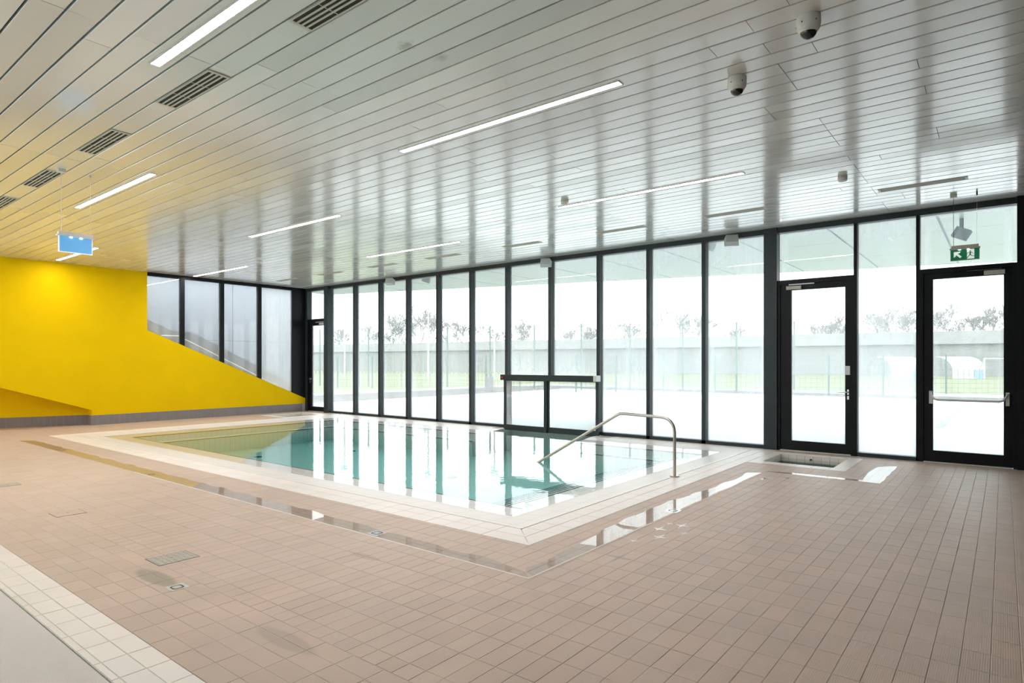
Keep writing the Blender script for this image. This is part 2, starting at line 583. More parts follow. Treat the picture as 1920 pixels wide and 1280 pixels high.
# ------------------------------------------------------------------ mesh helpers
class MB:
    def __init__(s):
        s.v, s.f, s.m = [], [], []

    def add(s, vs_, fs, mi=0):
        o = len(s.v)
        s.v += [tuple(p) for p in vs_]
        s.f += [tuple(i + o for i in f) for f in fs]
        s.m += [mi] * len(fs)
        return s

    def box(s, x0, y0, z0, x1, y1, z1, mi=0):
        x0, x1 = min(x0, x1), max(x0, x1)
        y0, y1 = min(y0, y1), max(y0, y1)
        z0, z1 = min(z0, z1), max(z0, z1)
        return s.add([(x0, y0, z0), (x1, y0, z0), (x1, y1, z0), (x0, y1, z0), (x0, y0, z1), (x1, y0, z1), (x1, y1, z1), (x0, y1, z1)],
                     [(3, 2, 1, 0), (4, 5, 6, 7), (0, 1, 5, 4), (1, 2, 6, 5), (2, 3, 7, 6), (3, 0, 4, 7)], mi)

    def prism(s, poly, d, mi=0):
        """closed solid: a polygon (3-D points) pushed along d"""
        n = len(poly)
        p = [Vector(q) for q in poly]
        d = Vector(d)
        nrm = Vector((0, 0, 0))
        for i in range(n):
            a, b = p[i], p[(i + 1) % n]
            nrm += a.cross(b)
        if nrm.dot(d) > 0:
            p.reverse()
        q = [a + d for a in p]
        fs = [tuple(range(n)), tuple(reversed(range(n, 2 * n)))]
        fs += [((i + 1) % n, i, i + n, (i + 1) % n + n) for i in range(n)]
        return s.add(p + q, fs, mi)

    def tube(s, pts, r, n=10, mi=0, r2=None, cap=True):
        pts = [Vector(p) for p in pts]
        rings = []
        up = Vector((0, 0, 1))
        prev = None
        for i, p in enumerate(pts):
            t = (pts[min(i + 1, len(pts) - 1)] - pts[max(i - 1, 0)]).normalized()
            if prev is None:
                a = t.cross(up if abs(t.z) < 0.9 else Vector((1, 0, 0))).normalized()
            else:
                a = (prev - t * prev.dot(t)).normalized()
            prev = a
            b = t.cross(a)
            rr = r if r2 is None else r + (r2 - r) * i / (len(pts) - 1)
            rings.append([p + (a * math.cos(2 * math.pi * k / n) + b * math.sin(2 * math.pi * k / n)) * rr for k in range(n)])
        vs_ = [q for ring in rings for q in ring]
        fs = []
        for i in range(len(pts) - 1):
            for k in range(n):
                k2 = (k + 1) % n
                fs.append((i * n + k2, i * n + k, (i + 1) * n + k, (i + 1) * n + k2))
        if cap:
            fs.append(tuple(range(n)))
            fs.append(tuple(reversed(range((len(pts) - 1) * n, len(pts) * n))))
        return s.add(vs_, fs, mi)

    def lathe(s, cx, cy, prof, n=24, mi=0):
        """profile of (r, z) from top to bottom round a vertical axis"""
        vs_, fs = [], []
        for (r, z) in prof:
            vs_ += [(cx + r * math.cos(2 * math.pi * k / n), cy + r * math.sin(2 * math.pi * k / n), z) for k in range(n)]
        for i in range(len(prof) - 1):
            for k in range(n):
                k2 = (k + 1) % n
                fs.append((i * n + k, (i + 1) * n + k, (i + 1) * n + k2, i * n + k2))
        fs.append(tuple(range(n)))
        fs.append(tuple(reversed(range((len(prof) - 1) * n, len(prof) * n))))
        return s.add(vs_, fs, mi)

    def mesh(s, name, mats, off=(0, 0, 0), smooth=False):
        me = bpy.data.meshes.new(name)
        ox, oy, oz = off
        me.from_pydata([(x - ox, y - oy, z - oz) for x, y, z in s.v], [], s.f)
        for m in (mats if isinstance(mats, (list, tuple)) else [mats]):
            me.materials.append(m)
        if any(s.m):
            me.polygons.foreach_set('material_index', s.m)
        if smooth:
            me.polygons.foreach_set('use_smooth', [True] * len(s.f))
        me.update()
        return me

    def build(s, name, mats, parent=None, loc=None, smooth=False):
        w = wloc(parent) if parent else (loc or (0, 0, 0))
        o = bpy.data.objects.new(name, s.mesh(name, mats, w, smooth))
        if parent:
            o.parent = parent
        else:
            o.location = w
        col.objects.link(o)
        if smooth:
            md = o.modifiers.new('edges', 'EDGE_SPLIT')
            md.split_angle = math.radians(40)
        return o


def wloc(o):
    x = Vector((0, 0, 0))
    while o:
        x += o.location
        o = o.parent
    return x


def tag(o, label, cat=None, group=None, kind=None):
    o['label'] = label
    if cat:
        o['category'] = cat
    if group:
        o['group'] = group
    if kind:
        o['kind'] = kind
    return o


def thing(name, loc, label, cat, group=None, kind=None):
    o = bpy.data.objects.new(name, None)
    o.location = loc
    o.empty_display_size = 0.1
    col.objects.link(o)
    return tag(o, label, cat, group, kind)


def part(name, me, parent, loc=(0, 0, 0), rot=None, scale=None):
    """a part that shares mesh data; loc is in the world"""
    o = bpy.data.objects.new(name, me)
    o.parent = parent
    o.location = Vector(loc) - wloc(parent)
    if rot:
        o.rotation_euler = rot
    if scale:
        o.scale = scale
    col.objects.link(o)
    return o


def B(*a, **k):
    return MB().box(*a, **k)


def slab_poly(mb, poly, z0, z1, ch, drop=0.0):
    """tile: polygon (x, y) with chamfered upper edges, open below"""
    n = len(poly)
    cx = sum(p[0] for p in poly) / n
    cy_ = sum(p[1] for p in poly) / n
    top = []
    for i, (x, y) in enumerate(poly):
        a, b = Vector(poly[i - 1]), Vector(poly[(i + 1) % n])
        p = Vector((x, y))
        e1, e2 = (p - a).normalized(), (b - p).normalized()
        n1, n2 = Vector((-e1.y, e1.x)), Vector((-e2.y, e2.x))
        q = p + (n1 + n2) / max(0.4, 1 + n1.dot(n2)) * ch
        top.append((q.x, q.y, z1))
    mid = [(x, y, z1 - ch * 0.7) for x, y in poly]
    bot = [(x, y, z0) for x, y in poly]
    fs = [tuple(range(n))]
    for i in range(n):
        j = (i + 1) % n
        fs.append((j, i, n + i, n + j))
        fs.append((n + j, n + i, 2 * n + i, 2 * n + j))
    mb.add(top + mid + bot, fs)


# ================================================================== SETTING
# ------------------------------------------------------------------ floor
floor_rects = [
    (XL - 0.02, 1.45, XR, 2.075, 'x'), (XL - 0.02, 2.075, XR, 4.2, 'y'), (XL - 0.02, 4.2, -3.2, 4.27, 'y'), (-3.2, 4.2, XR, 9.95, 'y'),
    (-3.2, 9.95, -1.8, 10.04, 'y'), (-1.8, 9.95, XR, YW, 'y'), (-3.2, 11.55, -1.8, YW, 'y'),
    (XL - 0.02, 4.27, -16.2, 9.9, 'y'), (XL - 0.02, 9.9, -17.55, YW, 'y'), (-17.55, 11.45, -16.2, YW, 'y'),
    (-2.2, -1.5, XR, 1.45, 'y'), (-19.6, 1.45, XL - 0.02, 5.7, 'y')]
fl = MB()
for (x0, y0, x1, y1, o) in floor_rects:
    fl.box(x0, y0, -0.12, x1, y1, -0.0015)
fl.box(-2.2, YB, -0.12, XR, -1.5, 0)
fl.box(XL, YB, -0.12, -17.0, 1.45, 0)
floor = fl.build('floor', M_grout)
tag(floor, 'beige brown tiled pool deck around the indoor pool', 'floor', kind='structure')

tiles = []      # (visible size, polygon)
J = 0.0046


def clip_tiles(x0, y0, x1, y1, ori):
    if ori == 'y':
        px, py, ox, oy = 0.125, 0.25, 0.072, 2.2
    else:
        px, py, ox, oy = 0.25, 0.125, 0.02, 1.45
    i0, i1 = math.floor((x0 - ox) / px), math.ceil((x1 - ox) / px)
    j0, j1 = math.floor((y0 - oy) / py), math.ceil((y1 - oy) / py)
    for i in range(i0, i1):
        for j in range(j0, j1):
            a, b = max(x0, ox + i * px), min(x1, ox + (i + 1) * px)
            c, d = max(y0, oy + j * py), min(y1, oy + (j + 1) * py)
            if b - a < 0.03 or d - c < 0.03:
                continue
            yield (a + J / 2, c + J / 2, b - J / 2, d - J / 2)


for (x0, y0, x1, y1, o) in floor_rects:
    for t in clip_tiles(x0, y0, x1, y1, o):
        cx, cy_ = (t[0] + t[2]) / 2, (t[1] + t[3]) / 2
        p = proj(cx, cy_, 0)
        a = 0
        if p and -20 < p[0] < 1940 and p[1] < 1300:
            a = (t[2] - t[0]) * (t[3] - t[1]) / p[2] ** 3
        tiles.append((a, t, o))
tiles.sort(key=lambda q: -q[0])
tile_cache = {}
rest = {'x': MB(), 'y': MB()}
for k, (a, t, ori) in enumerate(tiles):
    w, h = t[2] - t[0], t[3] - t[1]
    if k < 300:
        key = (round(w, 4), round(h, 4), ori)
        if key not in tile_cache:
            mb = MB()
            slab_poly(mb, [(-w / 2, -h / 2), (w / 2, -h / 2), (w / 2, h / 2), (-w / 2, h / 2)], -0.0015, 0.0, 0.0014)
            tile_cache[key] = mb.mesh('tile', M_deck_x if ori == 'x' else M_deck)
        part('tile', tile_cache[key], floor, ((t[0] + t[2]) / 2, (t[1] + t[3]) / 2, R.uniform(-0.0005, 0.0005)),
             rot=(R.uniform(-0.002, 0.002), R.uniform(-0.002, 0.002), 0))
    else:
        slab_poly(rest[ori], [(t[0], t[1]), (t[2], t[1]), (t[2], t[3]), (t[0], t[3])], -0.0015, R.uniform(-0.0005, 0.0005), 0.002)
for ori in rest:
    o = rest[ori].build('tile_field', M_deck_x if ori == 'x' else M_deck, floor)
    o['kind'] = 'stuff'

for (xa, ya, xb, yb) in ((-9.8, 3.603, -2.700, 3.612), (-2.709, 3.612, -2.700, 5.6)):  # pale strips painted as the bright reflection along the puddle's outer edge
    B(xa, ya, -0.001, xb, yb, 0.0022).build('puddle_glint_strip', M_edge_glint, floor)

# ------------------------------------------------------------------ ceiling
PITCH, PH = 0.205, 2.679
cb = B(XL - 0.3, YB, ZC + 0.03, XR + 0.2, YG, ZC + 0.12)
ceiling = cb.build('ceiling', M_void, loc=(0, 0, ZC))
tag(ceiling, 'white metal plank ceiling with dark gaps between the panels', 'ceiling', kind='structure')
PW = PITCH - 0.014
unit = MB()
prof = [(-PW / 2, 0.024), (-PW / 2, 0.004), (-PW / 2 + 0.004, 0.0), (PW / 2 - 0.004, 0.0), (PW / 2, 0.004), (PW / 2, 0.024)]
unit.add([(x, y, z) for x in (0, 1) for y, z in prof],
         [(i, i + 1, i + 7, i + 6) for i in range(5)] + [(5, 4, 3, 2, 1, 0), (6, 7, 8, 9, 10, 11)])
panel_me = unit.mesh('ceiling_panel', M_panel)
panel_me2 = unit.mesh('ceiling_panel', M_panel_dull)
joints0 = [XL + 0.0, -16.25, -12.5, -8.8, -5.1, -1.45, XR]
k0 = math.floor((YB - PH) / PITCH)
k1 = math.ceil((YW - PH) / PITCH)
restp = MB()
panels = []
for k in range(k0, k1):
    y = PH + (k + 0.5) * PITCH
    sh = R.choice([0, 0, 0, 0, -0.35, 0.3, 0.9]) if k not in (-1,) else 0
    js = [joints0[0]] + [j + sh for j in joints0[1:-1]] + [joints0[-1]]
    for a, b in zip(js[:-1], js[1:]):
        vis = False
        for tx in (a, a * 0.75 + b * 0.25, (a + b) / 2, a * 0.25 + b * 0.75, b):
            p = proj(tx, y, ZC)
            if p and -5 < p[0] < 1925 and -5 < p[1] < 600:
                vis = True
        panels.append((vis, y, a, b))
nvis = 0
for vis, y, a, b in panels:
    dz = R.uniform(0, 0.0012)
    tilt = R.uniform(-0.006, 0.006)
    if y + PW / 2 > YW:
        continue
    if vis and nvis < 300:
        nvis += 1
        part('ceiling_panel', panel_me2 if R.random() < 0.22 else panel_me, ceiling, (a + 0.0025, y, ZC + dz), rot=(tilt, R.uniform(-0.0004, 0.0004), 0), scale=(b - a - 0.005, 1, 1))
    else:
        restp.add([(a + (b - a) * x + (0.0015 if x == 0 else -0.0015), y + yy, ZC + dz + zz) for x in (0, 1) for yy, zz in prof],
                  [(i, i + 1, i + 7, i + 6) for i in range(5)] + [(5, 4, 3, 2, 1, 0), (6, 7, 8, 9, 10, 11)])
if restp.v:
    o = restp.build('ceiling_panel_field', M_panel, ceiling)
    o['kind'] = 'stuff'
# closing strip along the glass
ylast = PH + (math.floor((YW - PH - PW / 2) / PITCH - 0.5) + 1) * PITCH
o = B(XL, ylast + 0.005, ZC, XR, YW + 0.1, ZC + 0.03).build('edge_strip', M_panel, ceiling)

# ------------------------------------------------------------------ yellow wall
YWIN0, ZWIN0, ZWIN1 = 6.96, 2.46, 0.455


def slope_z(y):
    return ZWIN0 + (ZWIN1 - ZWIN0) * (y - YWIN0) / (11.69 - YWIN0)


TH = 0.3


def recess_z(y):
    return 0.385 + (5.67 - y) * 0.343


def recess_x(y):
    return XL - TH - (5.67 - y) * 0.36


YR0 = -1.2
wl = MB()
# front face as a solid slab (x from XL-TH to XL), split into convex pieces
wl.prism([(XL, YWIN0, 0.25), (XL, YWIN0, ZWIN0), (XL, YW + 0.12, slope_z(YW + 0.12)), (XL, YW + 0.12, 0.25)], (-TH, 0, 0))
wl.prism([(XL, YWIN0, 0.25), (XL, 5.67, 0.25), (XL, 5.67, ZC + 0.02), (XL, YWIN0, ZC + 0.02)], (-TH, 0, 0))
wl.prism([(XL, 5.67, 0.385), (XL, YR0, recess_z(YR0)), (XL, YR0, ZC + 0.02), (XL, 5.67, ZC + 0.02)], (-0.02, 0, 0))
wl.box(XL - TH, 5.67, 0, XL - 0.012, YW + 0.12, 0.25)
wall_left = wl.build('wall_left', M_yellow)
tag(wall_left, 'bright yellow painted wall with sloping edge below the stair windows', 'wall', kind='structure')
rc = MB()
ys = [5.67 - i * (5.67 - YR0) / 6 for i in range(7)]
for a, b in zip(ys[:-1], ys[1:]):
    rc.prism([(recess_x(a), a, 0.25), (recess_x(b), b, 0.25), (recess_x(b), b, recess_z(b)), (recess_x(a), a, recess_z(a))], (-0.2, 0.02, 0))
    rc.add([(XL - 0.02, a, recess_z(a)), (XL - 0.02, b, recess_z(b)), (recess_x(b), b, recess_z(b)), (recess_x(a), a, recess_z(a)),
            (XL - 0.02, a, recess_z(a) + 0.1), (XL - 0.02, b, recess_z(b) + 0.1), (recess_x(b) - 0.2, b, recess_z(b) + 0.1), (recess_x(a) - 0.2, a, recess_z(a) + 0.1)],
           [(0, 1, 2, 3), (7, 6, 5, 4), (0, 4, 5, 1), (1, 5, 6, 2), (2, 6, 7, 3), (3, 7, 4, 0)])
rc.box(recess_x(YR0) - 0.2, YR0 - 0.1, 0, XL - 0.02, YR0, recess_z(YR0) + 0.1)
rc.build('stair_recess', M_yellow, wall_left)

tag(MB().prism([(XL, YR0, 0.0), (XL, YB, 0.0), (XL, YB, ZC + 0.02), (XL, YR0, ZC + 0.02)], (-TH, 0, 0)).build('unseen_wall_side', M_wallwhite), 'unseen hall wall beyond the left edge, made white to cut yellow bounce', 'wall', kind='structure')  # unseen stretch made white to weaken yellow bounce on the ceiling
# plinth
pl = B(XL - 0.013, 5.665, 0, XL + 0.004, YW - 0.03, 0.25)
for a, b in zip(ys[:-1], ys[1:]):
    pl.prism([(recess_x(a) + 0.002, a, 0), (recess_x(b) + 0.002, b, 0), (recess_x(b) + 0.002, b, 0.25), (recess_x(a) + 0.002, a, 0.25)], (-0.1, 0.02, 0))
base_left = pl.build('baseboard_left', M_plinth_j)
tag(base_left, 'row of upright grey tiles along the foot of the yellow wall', 'baseboard', kind='structure')
pm = MB()
pm.box(0, -0.0605, 0.002, 0.0045, 0.0605, 0.249)
pme = pm.mesh('plinth_tile', M_plinth)
B(XL - TH, 5.653, 0.002, XL + 0.006, 5.664, 0.249).build('plinth_tile', M_plinth, base_left)
y = 5.665 + 0.0625
while y < YW - 0.1:
    part('plinth_tile', pme, base_left, (XL + 0.002, y, 0))
    y += 0.125
ang = math.atan2(0.36, 1)
s_ = 0.0
for i in range(30):
    y = 5.66 - (i + 0.5) * 0.125 * math.cos(ang)
    part('plinth_tile', pme, base_left, (recess_x(y) + 0.002, y, 0), rot=(0, 0, -ang))

# window in the yellow wall
win1 = thing('window_1', (XL - 0.1, 9.3, 0.5), 'stair windows with dark mullions above the sloping yellow wall', 'window', kind='structure')
XWF, XWB = XL - 0.04, XL - 0.16
fr = MB()
fr.prism([(XWF, YWIN0, ZC - 0.085), (XWF, YW + 0.1, ZC - 0.085), (XWF, YW + 0.1, ZC + 0.01), (XWF, YWIN0, ZC + 0.01)], (-0.12, 0, 0))
fr.prism([(XWF, YWIN0, slope_z(YWIN0) - 0.02), (XWF, YW + 0.1, slope_z(YW + 0.1) - 0.02), (XWF, YW + 0.1, slope_z(YW + 0.1) + 0.012), (XWF, YWIN0, ZWIN0 + 0.012)], (-0.12, 0, 0))
fr.build('frame', M_frame_d, win1)
muls = [7.90, 9.03, 10.21]
edges = [YWIN0] + muls + [11.33]
for ym in muls:
    MB().prism([(XWF, ym - 0.055, slope_z(ym - 0.055)), (XWF, ym + 0.055, slope_z(ym + 0.055)), (XWF, ym + 0.055, ZC - 0.08), (XWF, ym - 0.055, ZC - 0.08)], (-0.12, 0, 0)).build('mullion', M_frame_d, win1)
MB().prism([(XWF, 11.33, slope_z(11.33)), (XWF, YW + 0.1, slope_z(YW + 0.1)), (XWF, YW + 0.1, ZC - 0.08), (XWF, 11.33, ZC - 0.08)], (-0.12, 0, 0)).build('corner_post', M_frame_d, win1)
for i in range(4):
    a, b = edges[i] + (0.055 if i else 0), edges[i + 1] - (0.055 if i < 3 else 0)
    MB().prism([(XWF - 0.05, a, slope_z(a)), (XWF - 0.05, b, slope_z(b)), (XWF - 0.05, b, ZC - 0.08), (XWF - 0.05, a, ZC - 0.08)], (-0.02, 0, 0)).build('pane', M_glass_foggy if i == 3 else M_glass_side, win1)

# ------------------------------------------------------------------ other walls (outside the picture)
wr = B(XR, YB, 0, XR + 0.3, YW, ZC + 0.02).build('unseen_wall_right', M_wall_dim)  # unseen wall, set close and near-black to dim the right deck
tag(wr, 'unseen near-black wall to the right of the doors, darkened to dim the deck', 'wall', kind='structure')
wb = MB()
wb.box(XL - 0.3, YB - 0.3, 0, XR + 0.3, YB, 0.9)
wb.box(XL - 0.3, YB - 0.3, 3.7, XR + 0.3, YB, ZC + 0.02)
for i in range(4):
    x = XL - 0.3 + i * 3.98
    wb.box(x, YB - 0.3, 0.9, x + 0.4, YB, 3.7)
wb.box(XL - 0.3 + 3 * 3.98, YB - 0.3, 0.9, XR + 0.3, YB, 3.7)
wb = wb.build('unseen_wall_back', M_wallwhite)
tag(wb, 'unseen white hall wall behind the viewer with windows added for fill light', 'wall', kind='structure')
for i in range(3):  # unseen windows, added on the left part only for fill light
    x = XL - 0.3 + i * 3.98
    B(x + 0.4, YB - 0.17, 0.9, x + 3.98, YB - 0.15, 3.7).build('pane', M_glass_clear, wb)

# ------------------------------------------------------------------ glass wall
wf = MB()
wf.box(XL - 0.02, YW, ZC - 0.095, XR, YG + 0.06, ZC + 0.03)          # head rail
wall_front = wf.build('wall_front', M_frame)
tag(wall_front, 'tall glass curtain wall with dark mullions facing the outdoor terrace', 'wall', kind='structure')
for a, b in ((-16.7, -9.42), (-6.9, -3.2), (-1.95, -1.08)):
    B(a, YW, 0.0, b, YG + 0.06, 0.065).build('sill_rail', M_frame, wall_front)
mull = [-15.551, -14.363, -13.169, -11.965, -10.767, -9.575, -8.285, -6.992, -5.806, -4.627]
for x in mull:
    B(x, YW, 1.2 if x == -8.285 else 0.0, x + 0.08, YG + 0.05, ZC - 0.09).build('mullion', M_frame, wall_front)
B(-16.945, YW - 0.07, 0, -16.74, YG + 0.05, ZC - 0.001).build('column', M_frame, wall_front)
B(-3.443, YW - 0.04, 0, -3.215, YG + 0.05, ZC - 0.001).build('column', M_frame, wall_front)
B(-1.986, YW, 0, -1.935, YG + 0.05, ZC - 0.09).build('mullion', M_frame_d, wall_front)
B(-1.1, YW, 0, -1.05, YG + 0.05, ZC - 0.09).build('mullion', M_frame_d, wall_front)
B(0.155, YW - 0.05, 0, 0.5, YG + 0.05, ZC - 0.001).build('column', M_frame_d, wall_front)
B(0.5, YW, 0, XR, YG + 0.05, ZC - 0.09).build('blank_panel', M_frame_d, wall_front)
B(XL + 0.005, YW - 0.02, 0.0, XL + 0.11, YG + 0.05, ZC - 0.001).build('column', M_frame, wall_front)
B(-9.5, YW, 1.15, -6.95, YG + 0.05, 1.24).build('transom', M_frame, wall_front)


def pane(x0, x1, z0, z1, m, parent=None, y=YG):
    return B(x0, y, z0, x1, y + 0.02, z1).build('pane', m, parent or wall_front)


xs = [-16.74] + mull + [-3.443]
for i in range(len(xs) - 1):
    a = xs[i] + (0.08 if i else 0)
    b = xs[i + 1]
    z0 = 0.06
    if xs[i] in (-9.575, -8.285):
        z0 = 1.24
    pane(a, b, z0, ZC - 0.09, [M_glass, M_glass, M_glass_clear, M_glass, M_glass, M_glass, M_glass_mist, M_glass_mist, M_glass_foggy, M_glass_foggy, M_glass_foggy][i])
pane(-1.935, -1.1, 0.06, ZC - 0.09, M_glass_foggy)


def rounded_panel_frame(x0, x1, z0, z1, gx0, gx1, gz0, gz1, y0, y1):
    mb = MB()
    mb.box(x0, y0, z0, gx0, y1, z1)
    mb.box(gx1, y0, z0, x1, y1, z1)
    mb.box(gx0, y0, z0, gx1, y1, gz0)
    mb.box(gx0, y0, gz1, gx1, y1, z1)
    return mb


def handle(leaf, x, y, z, d, m=M_chrome):
    """lever on an oval rose pointing along d (+1/-1), keyhole below"""
    h = MB()
    h.lathe(x, y - 0.004, [(0.0001, z)], 4) if False else None
    h.box(x - 0.013, y - 0.012, z - 0.045, x + 0.013, y, z + 0.045)
    h.tube([(x, y, z), (x, y - 0.045, z), (x + 0.012 * d, y - 0.058, z), (x + 0.14 * d, y - 0.058, z)], 0.010, 8)
    h.build('handle', m, leaf, smooth=False)
    k = B(x - 0.015, y - 0.01, z - 0.125, x + 0.015, y, z - 0.065)
    k.box(x - 0.004, y - 0.014, z - 0.105, x + 0.004, y - 0.009, z - 0.085)
    k.build('lock', m, leaf)


def closer(leaf, x, y, z, d):
    c = B(x, y - 0.05, z, x + 0.25 * d, y, z + 0.06)
    c.build('closer', M_beige, leaf)
    B(x + 0.04 * d, y - 0.03, z + 0.078, x + 0.46 * d, y - 0.01, z + 0.096).build('closer_arm', M_silver, leaf)


def glass_door(name, label, x0, x1, zh, gx0, gx1, gz0, gz1, tr, md, gm=None):
    d = thing(name, ((x0 + x1) / 2, YW + 0.05, 0), label, 'door', kind='structure')
    f = MB()
    f.box(x0, YW, 0, x0 + 0.045, YG + 0.05, zh)
    f.box(x1 - 0.045, YW, 0, x1, YG + 0.05, zh)
    f.box(x0, YW, zh, x1, YG + 0.05, zh + 0.075)
    f.build('frame', md, d)
    leaf = rounded_panel_frame(x0 + 0.042, x1 - 0.042, 0.014, zh + 0.003, gx0, gx1, gz0, gz1, YW + 0.03, YW + 0.10).build('leaf', md, d)
    pane(gx0, gx1, gz0, gz1, gm or M_glass_clear, leaf, y=YW + 0.055)
    B(x0 + 0.05, YW - 0.005, 0.0, x1 - 0.05, YW + 0.11, 0.016).build('threshold', M_silver, d)
    pane(tr[0], tr[1], zh + 0.075, ZC - 0.09, M_glass_transom, d)
    return d, leaf


d1, leaf1 = glass_door('door_1', 'black framed glass door with lever handle between column and fogged pane', -3.215, -1.986, 2.985, -2.985, -2.12, 0.185, 2.875, (-3.17, -1.99), M_frame_d, M_glass_mist)
handle(leaf1, -2.075, YW + 0.03, 1.075, -1)
closer(leaf1, -3.06, YW + 0.03, 2.885, 1)
B(-2.115, YW + 0.018, 1.37, -2.045, YW + 0.03, 1.52).build('label_plate', M_silver, leaf1)
d2, leaf2 = glass_door('door_2', 'black framed glass exit door with push bar at the right edge', -1.05, 0.155, 2.985, -0.877, 0.0, 0.19, 2.895, (-1.0, 0.11), M_frame_d)
closer(leaf2, 0.015, YW + 0.03, 2.905, -1)
pb = MB()
for s in (-1, 1):
    xc = -0.43 + s * 0.475
    pb.box(xc - 0.022, YW + 0.0, 0.93, xc + 0.022, YW + 0.03, 1.13)
    pb.tube([(xc, YW + 0.0, 1.10), (xc - s * 0.012, YW - 0.035, 1.07), (xc - s * 0.05, YW - 0.07, 1.01), (xc - s * 0.10, YW - 0.085, 0.995)], 0.016, 8)
pb.build('push_bar_arm', M_silver, leaf2)
MB().tube([(-0.81, YW - 0.085, 0.995), (-0.05, YW - 0.085, 0.995)], 0.017, 10).build('push_bar', M_silver, leaf2)
d3, leaf3 = glass_door('door_3', 'narrow dark glass door in the far corner beside the yellow wall', XL + 0.11, -16.945, 2.93, -17.745, -17.06, 0.16, 2.79, (-17.9, -16.97), M_frame_d)
handle(leaf3, -17.83, YW + 0.03, 1.06, 1)
closer(leaf3, -17.03, YW + 0.03, 2.81, -1)

# low sliding gate standing over the water
sg = thing('door_4', (-8.2, 11.62, 0), 'low double sliding glass door with overhead track standing at the pool', 'door', kind='structure')
B(-9.53, 11.555, 1.165, -6.86, 11.70, 1.295).build('track_box', M_frame, sg)
B(-6.93, 11.549, 1.17, -6.85, 11.72, 1.30).build('end_cap', M_silver, sg)['label'] = 'silver end cap of the track'
B(-9.50, 11.548, 1.21, -9.46, 11.556, 1.25).build('indicator', M_red, sg)
for (a, b, nm) in ((-9.46, -8.20, 0), (-8.24, -6.86, 1)):
    yy = 11.60 + nm * 0.055
    lf = rounded_panel_frame(a, b, -0.03, 1.17, a + 0.07, b - 0.075, 0.10, 1.15, yy, yy + 0.045).build('leaf', M_frame, sg)
    pane(a + 0.07, b - 0.075, 0.10, 1.15, M_glass_clear, lf, y=yy + 0.015)

# ------------------------------------------------------------------ main pool
WZ = -0.030
PX0, PX1, PY0, PY1 = -15.8, -3.60, 4.67, 11.45        # inner edge of the white paving
pool = thing('swimming_pool', (-9.7, 7.8, -0.62), 'indoor swimming pool with white tiled rim in front of the glass wall', 'pool', kind='structure')
CH0, CH1 = -9.42, -6.9                                   # opening under the sliding door


def ring(mb, o, i, gap=True):
    """quads between two rectangles (x0, x1, y0, y1, z)"""
    a, b, c, d, z = o
    e, f, g, h, w = i
    mb.add([(a, c, z), (b, c, z), (f, g, w), (e, g, w)], [(0, 1, 2, 3)])
    mb.add([(b, c, z), (b, d, z), (f, h, w), (f, g, w)], [(0, 1, 2, 3)])
    mb.add([(a, d, z), (a, c, z), (e, g, w), (e, h, w)], [(0, 1, 2, 3)])
    if gap:
        mb.add([(b, d, z), (CH1, d, z), (CH1, h, w), (f, h, w)], [(0, 1, 2, 3)])
        mb.add([(CH0, d, z), (a, d, z), (e, h, w), (CH0, h, w)], [(0, 1, 2, 3)])
    else:
        mb.add([(b, d, z), (a, d, z), (e, h, w), (f, h, w)], [(0, 1, 2, 3)])


L0 = (PX0, PX1, PY0, PY1, -0.001)
L1 = (-15.05, -4.22, 5.50, 10.80, -0.065)
L2 = (*L1[:4], -0.20)
L3 = (-14.65, -4.6, 5.88, 10.42, -0.20)
L4 = (*L3[:4], -0.55)
rim = MB()
ring(rim, L0, L1)
for xx in (CH0, CH1):
    s = 1 if xx == CH0 else -1
    p = [(xx, PY1, 0), (xx, 10.80, -0.065), (xx, 10.80, -0.55), (xx, PY1, -0.55)]
    rim.add(p, [(0, 1, 2, 3) if s > 0 else (3, 2, 1, 0)])
rim.build('rim', M_rim, pool)
bas = MB()
ring(bas, L1, L2)
ring(bas, L2, L3)
ring(bas, L3, L4)
e = L4
bas.add([(e[0], e[2], e[4]), (e[1], e[2], e[4]), (e[1], e[3], e[4]), (e[0], e[3], e[4])], [(0, 1, 2, 3)])
bas.add([(CH0, 10.42, -0.55), (CH1, 10.42, -0.55), (CH1, 11.85, -0.55), (CH0, 11.85, -0.55)], [(0, 1, 2, 3)])
for xa_, xb_ in ((CH0 - 0.1, CH0), (CH1, CH1 + 0.1)):
    bas.box(xa_, 10.43, -0.6, xb_, PY1, -0.21)
    bas.box(xa_, 10.81, -0.6, xb_, PY1, -0.07)
bas.box(CH0 - 0.1, PY1 - 0.02, -0.6, CH0, 11.95, -0.002)
bas.box(CH1, PY1 - 0.02, -0.6, CH1 + 0.1, 11.95, -0.002)
bas.box(CH0 - 0.1, 11.85, -0.6, CH1 + 0.1, 11.95, -0.02)
bas.build('basin', M_basin, pool)
for (o_, z, wd) in ((L1, -0.0655, 0.022), (L3, -0.199, 0.018)):
    x0, x1, y0, y1, _ = o_
    B(x0, y0 - wd / 2, z - 0.01, x1, y0 + wd / 2, z + 0.003).build('edge_strip', M_strip, pool)
    B(x0 - wd / 2, y0, z - 0.01, x0 + wd / 2, y1, z + 0.003).build('edge_strip', M_strip, pool)
    for a, b in ((x0, CH0), (CH1, x1)):
        B(a, y1 - wd / 2, z - 0.01, b, y1 + wd / 2, z + 0.003).build('edge_strip', M_strip, pool)
# steps down from the right-hand edge
for k in range(6):
    xk = -4.22 - 0.27 * k
    zk = -0.10 - 0.075 * k
    st = B(xk - 0.27, 5.90, -0.60, xk, 10.40, zk).build('step', M_basin, pool)
    B(xk - 0.272, 5.91, zk - 0.02, xk - 0.245, 10.39, zk + 0.003).build('nosing', M_strip, st)
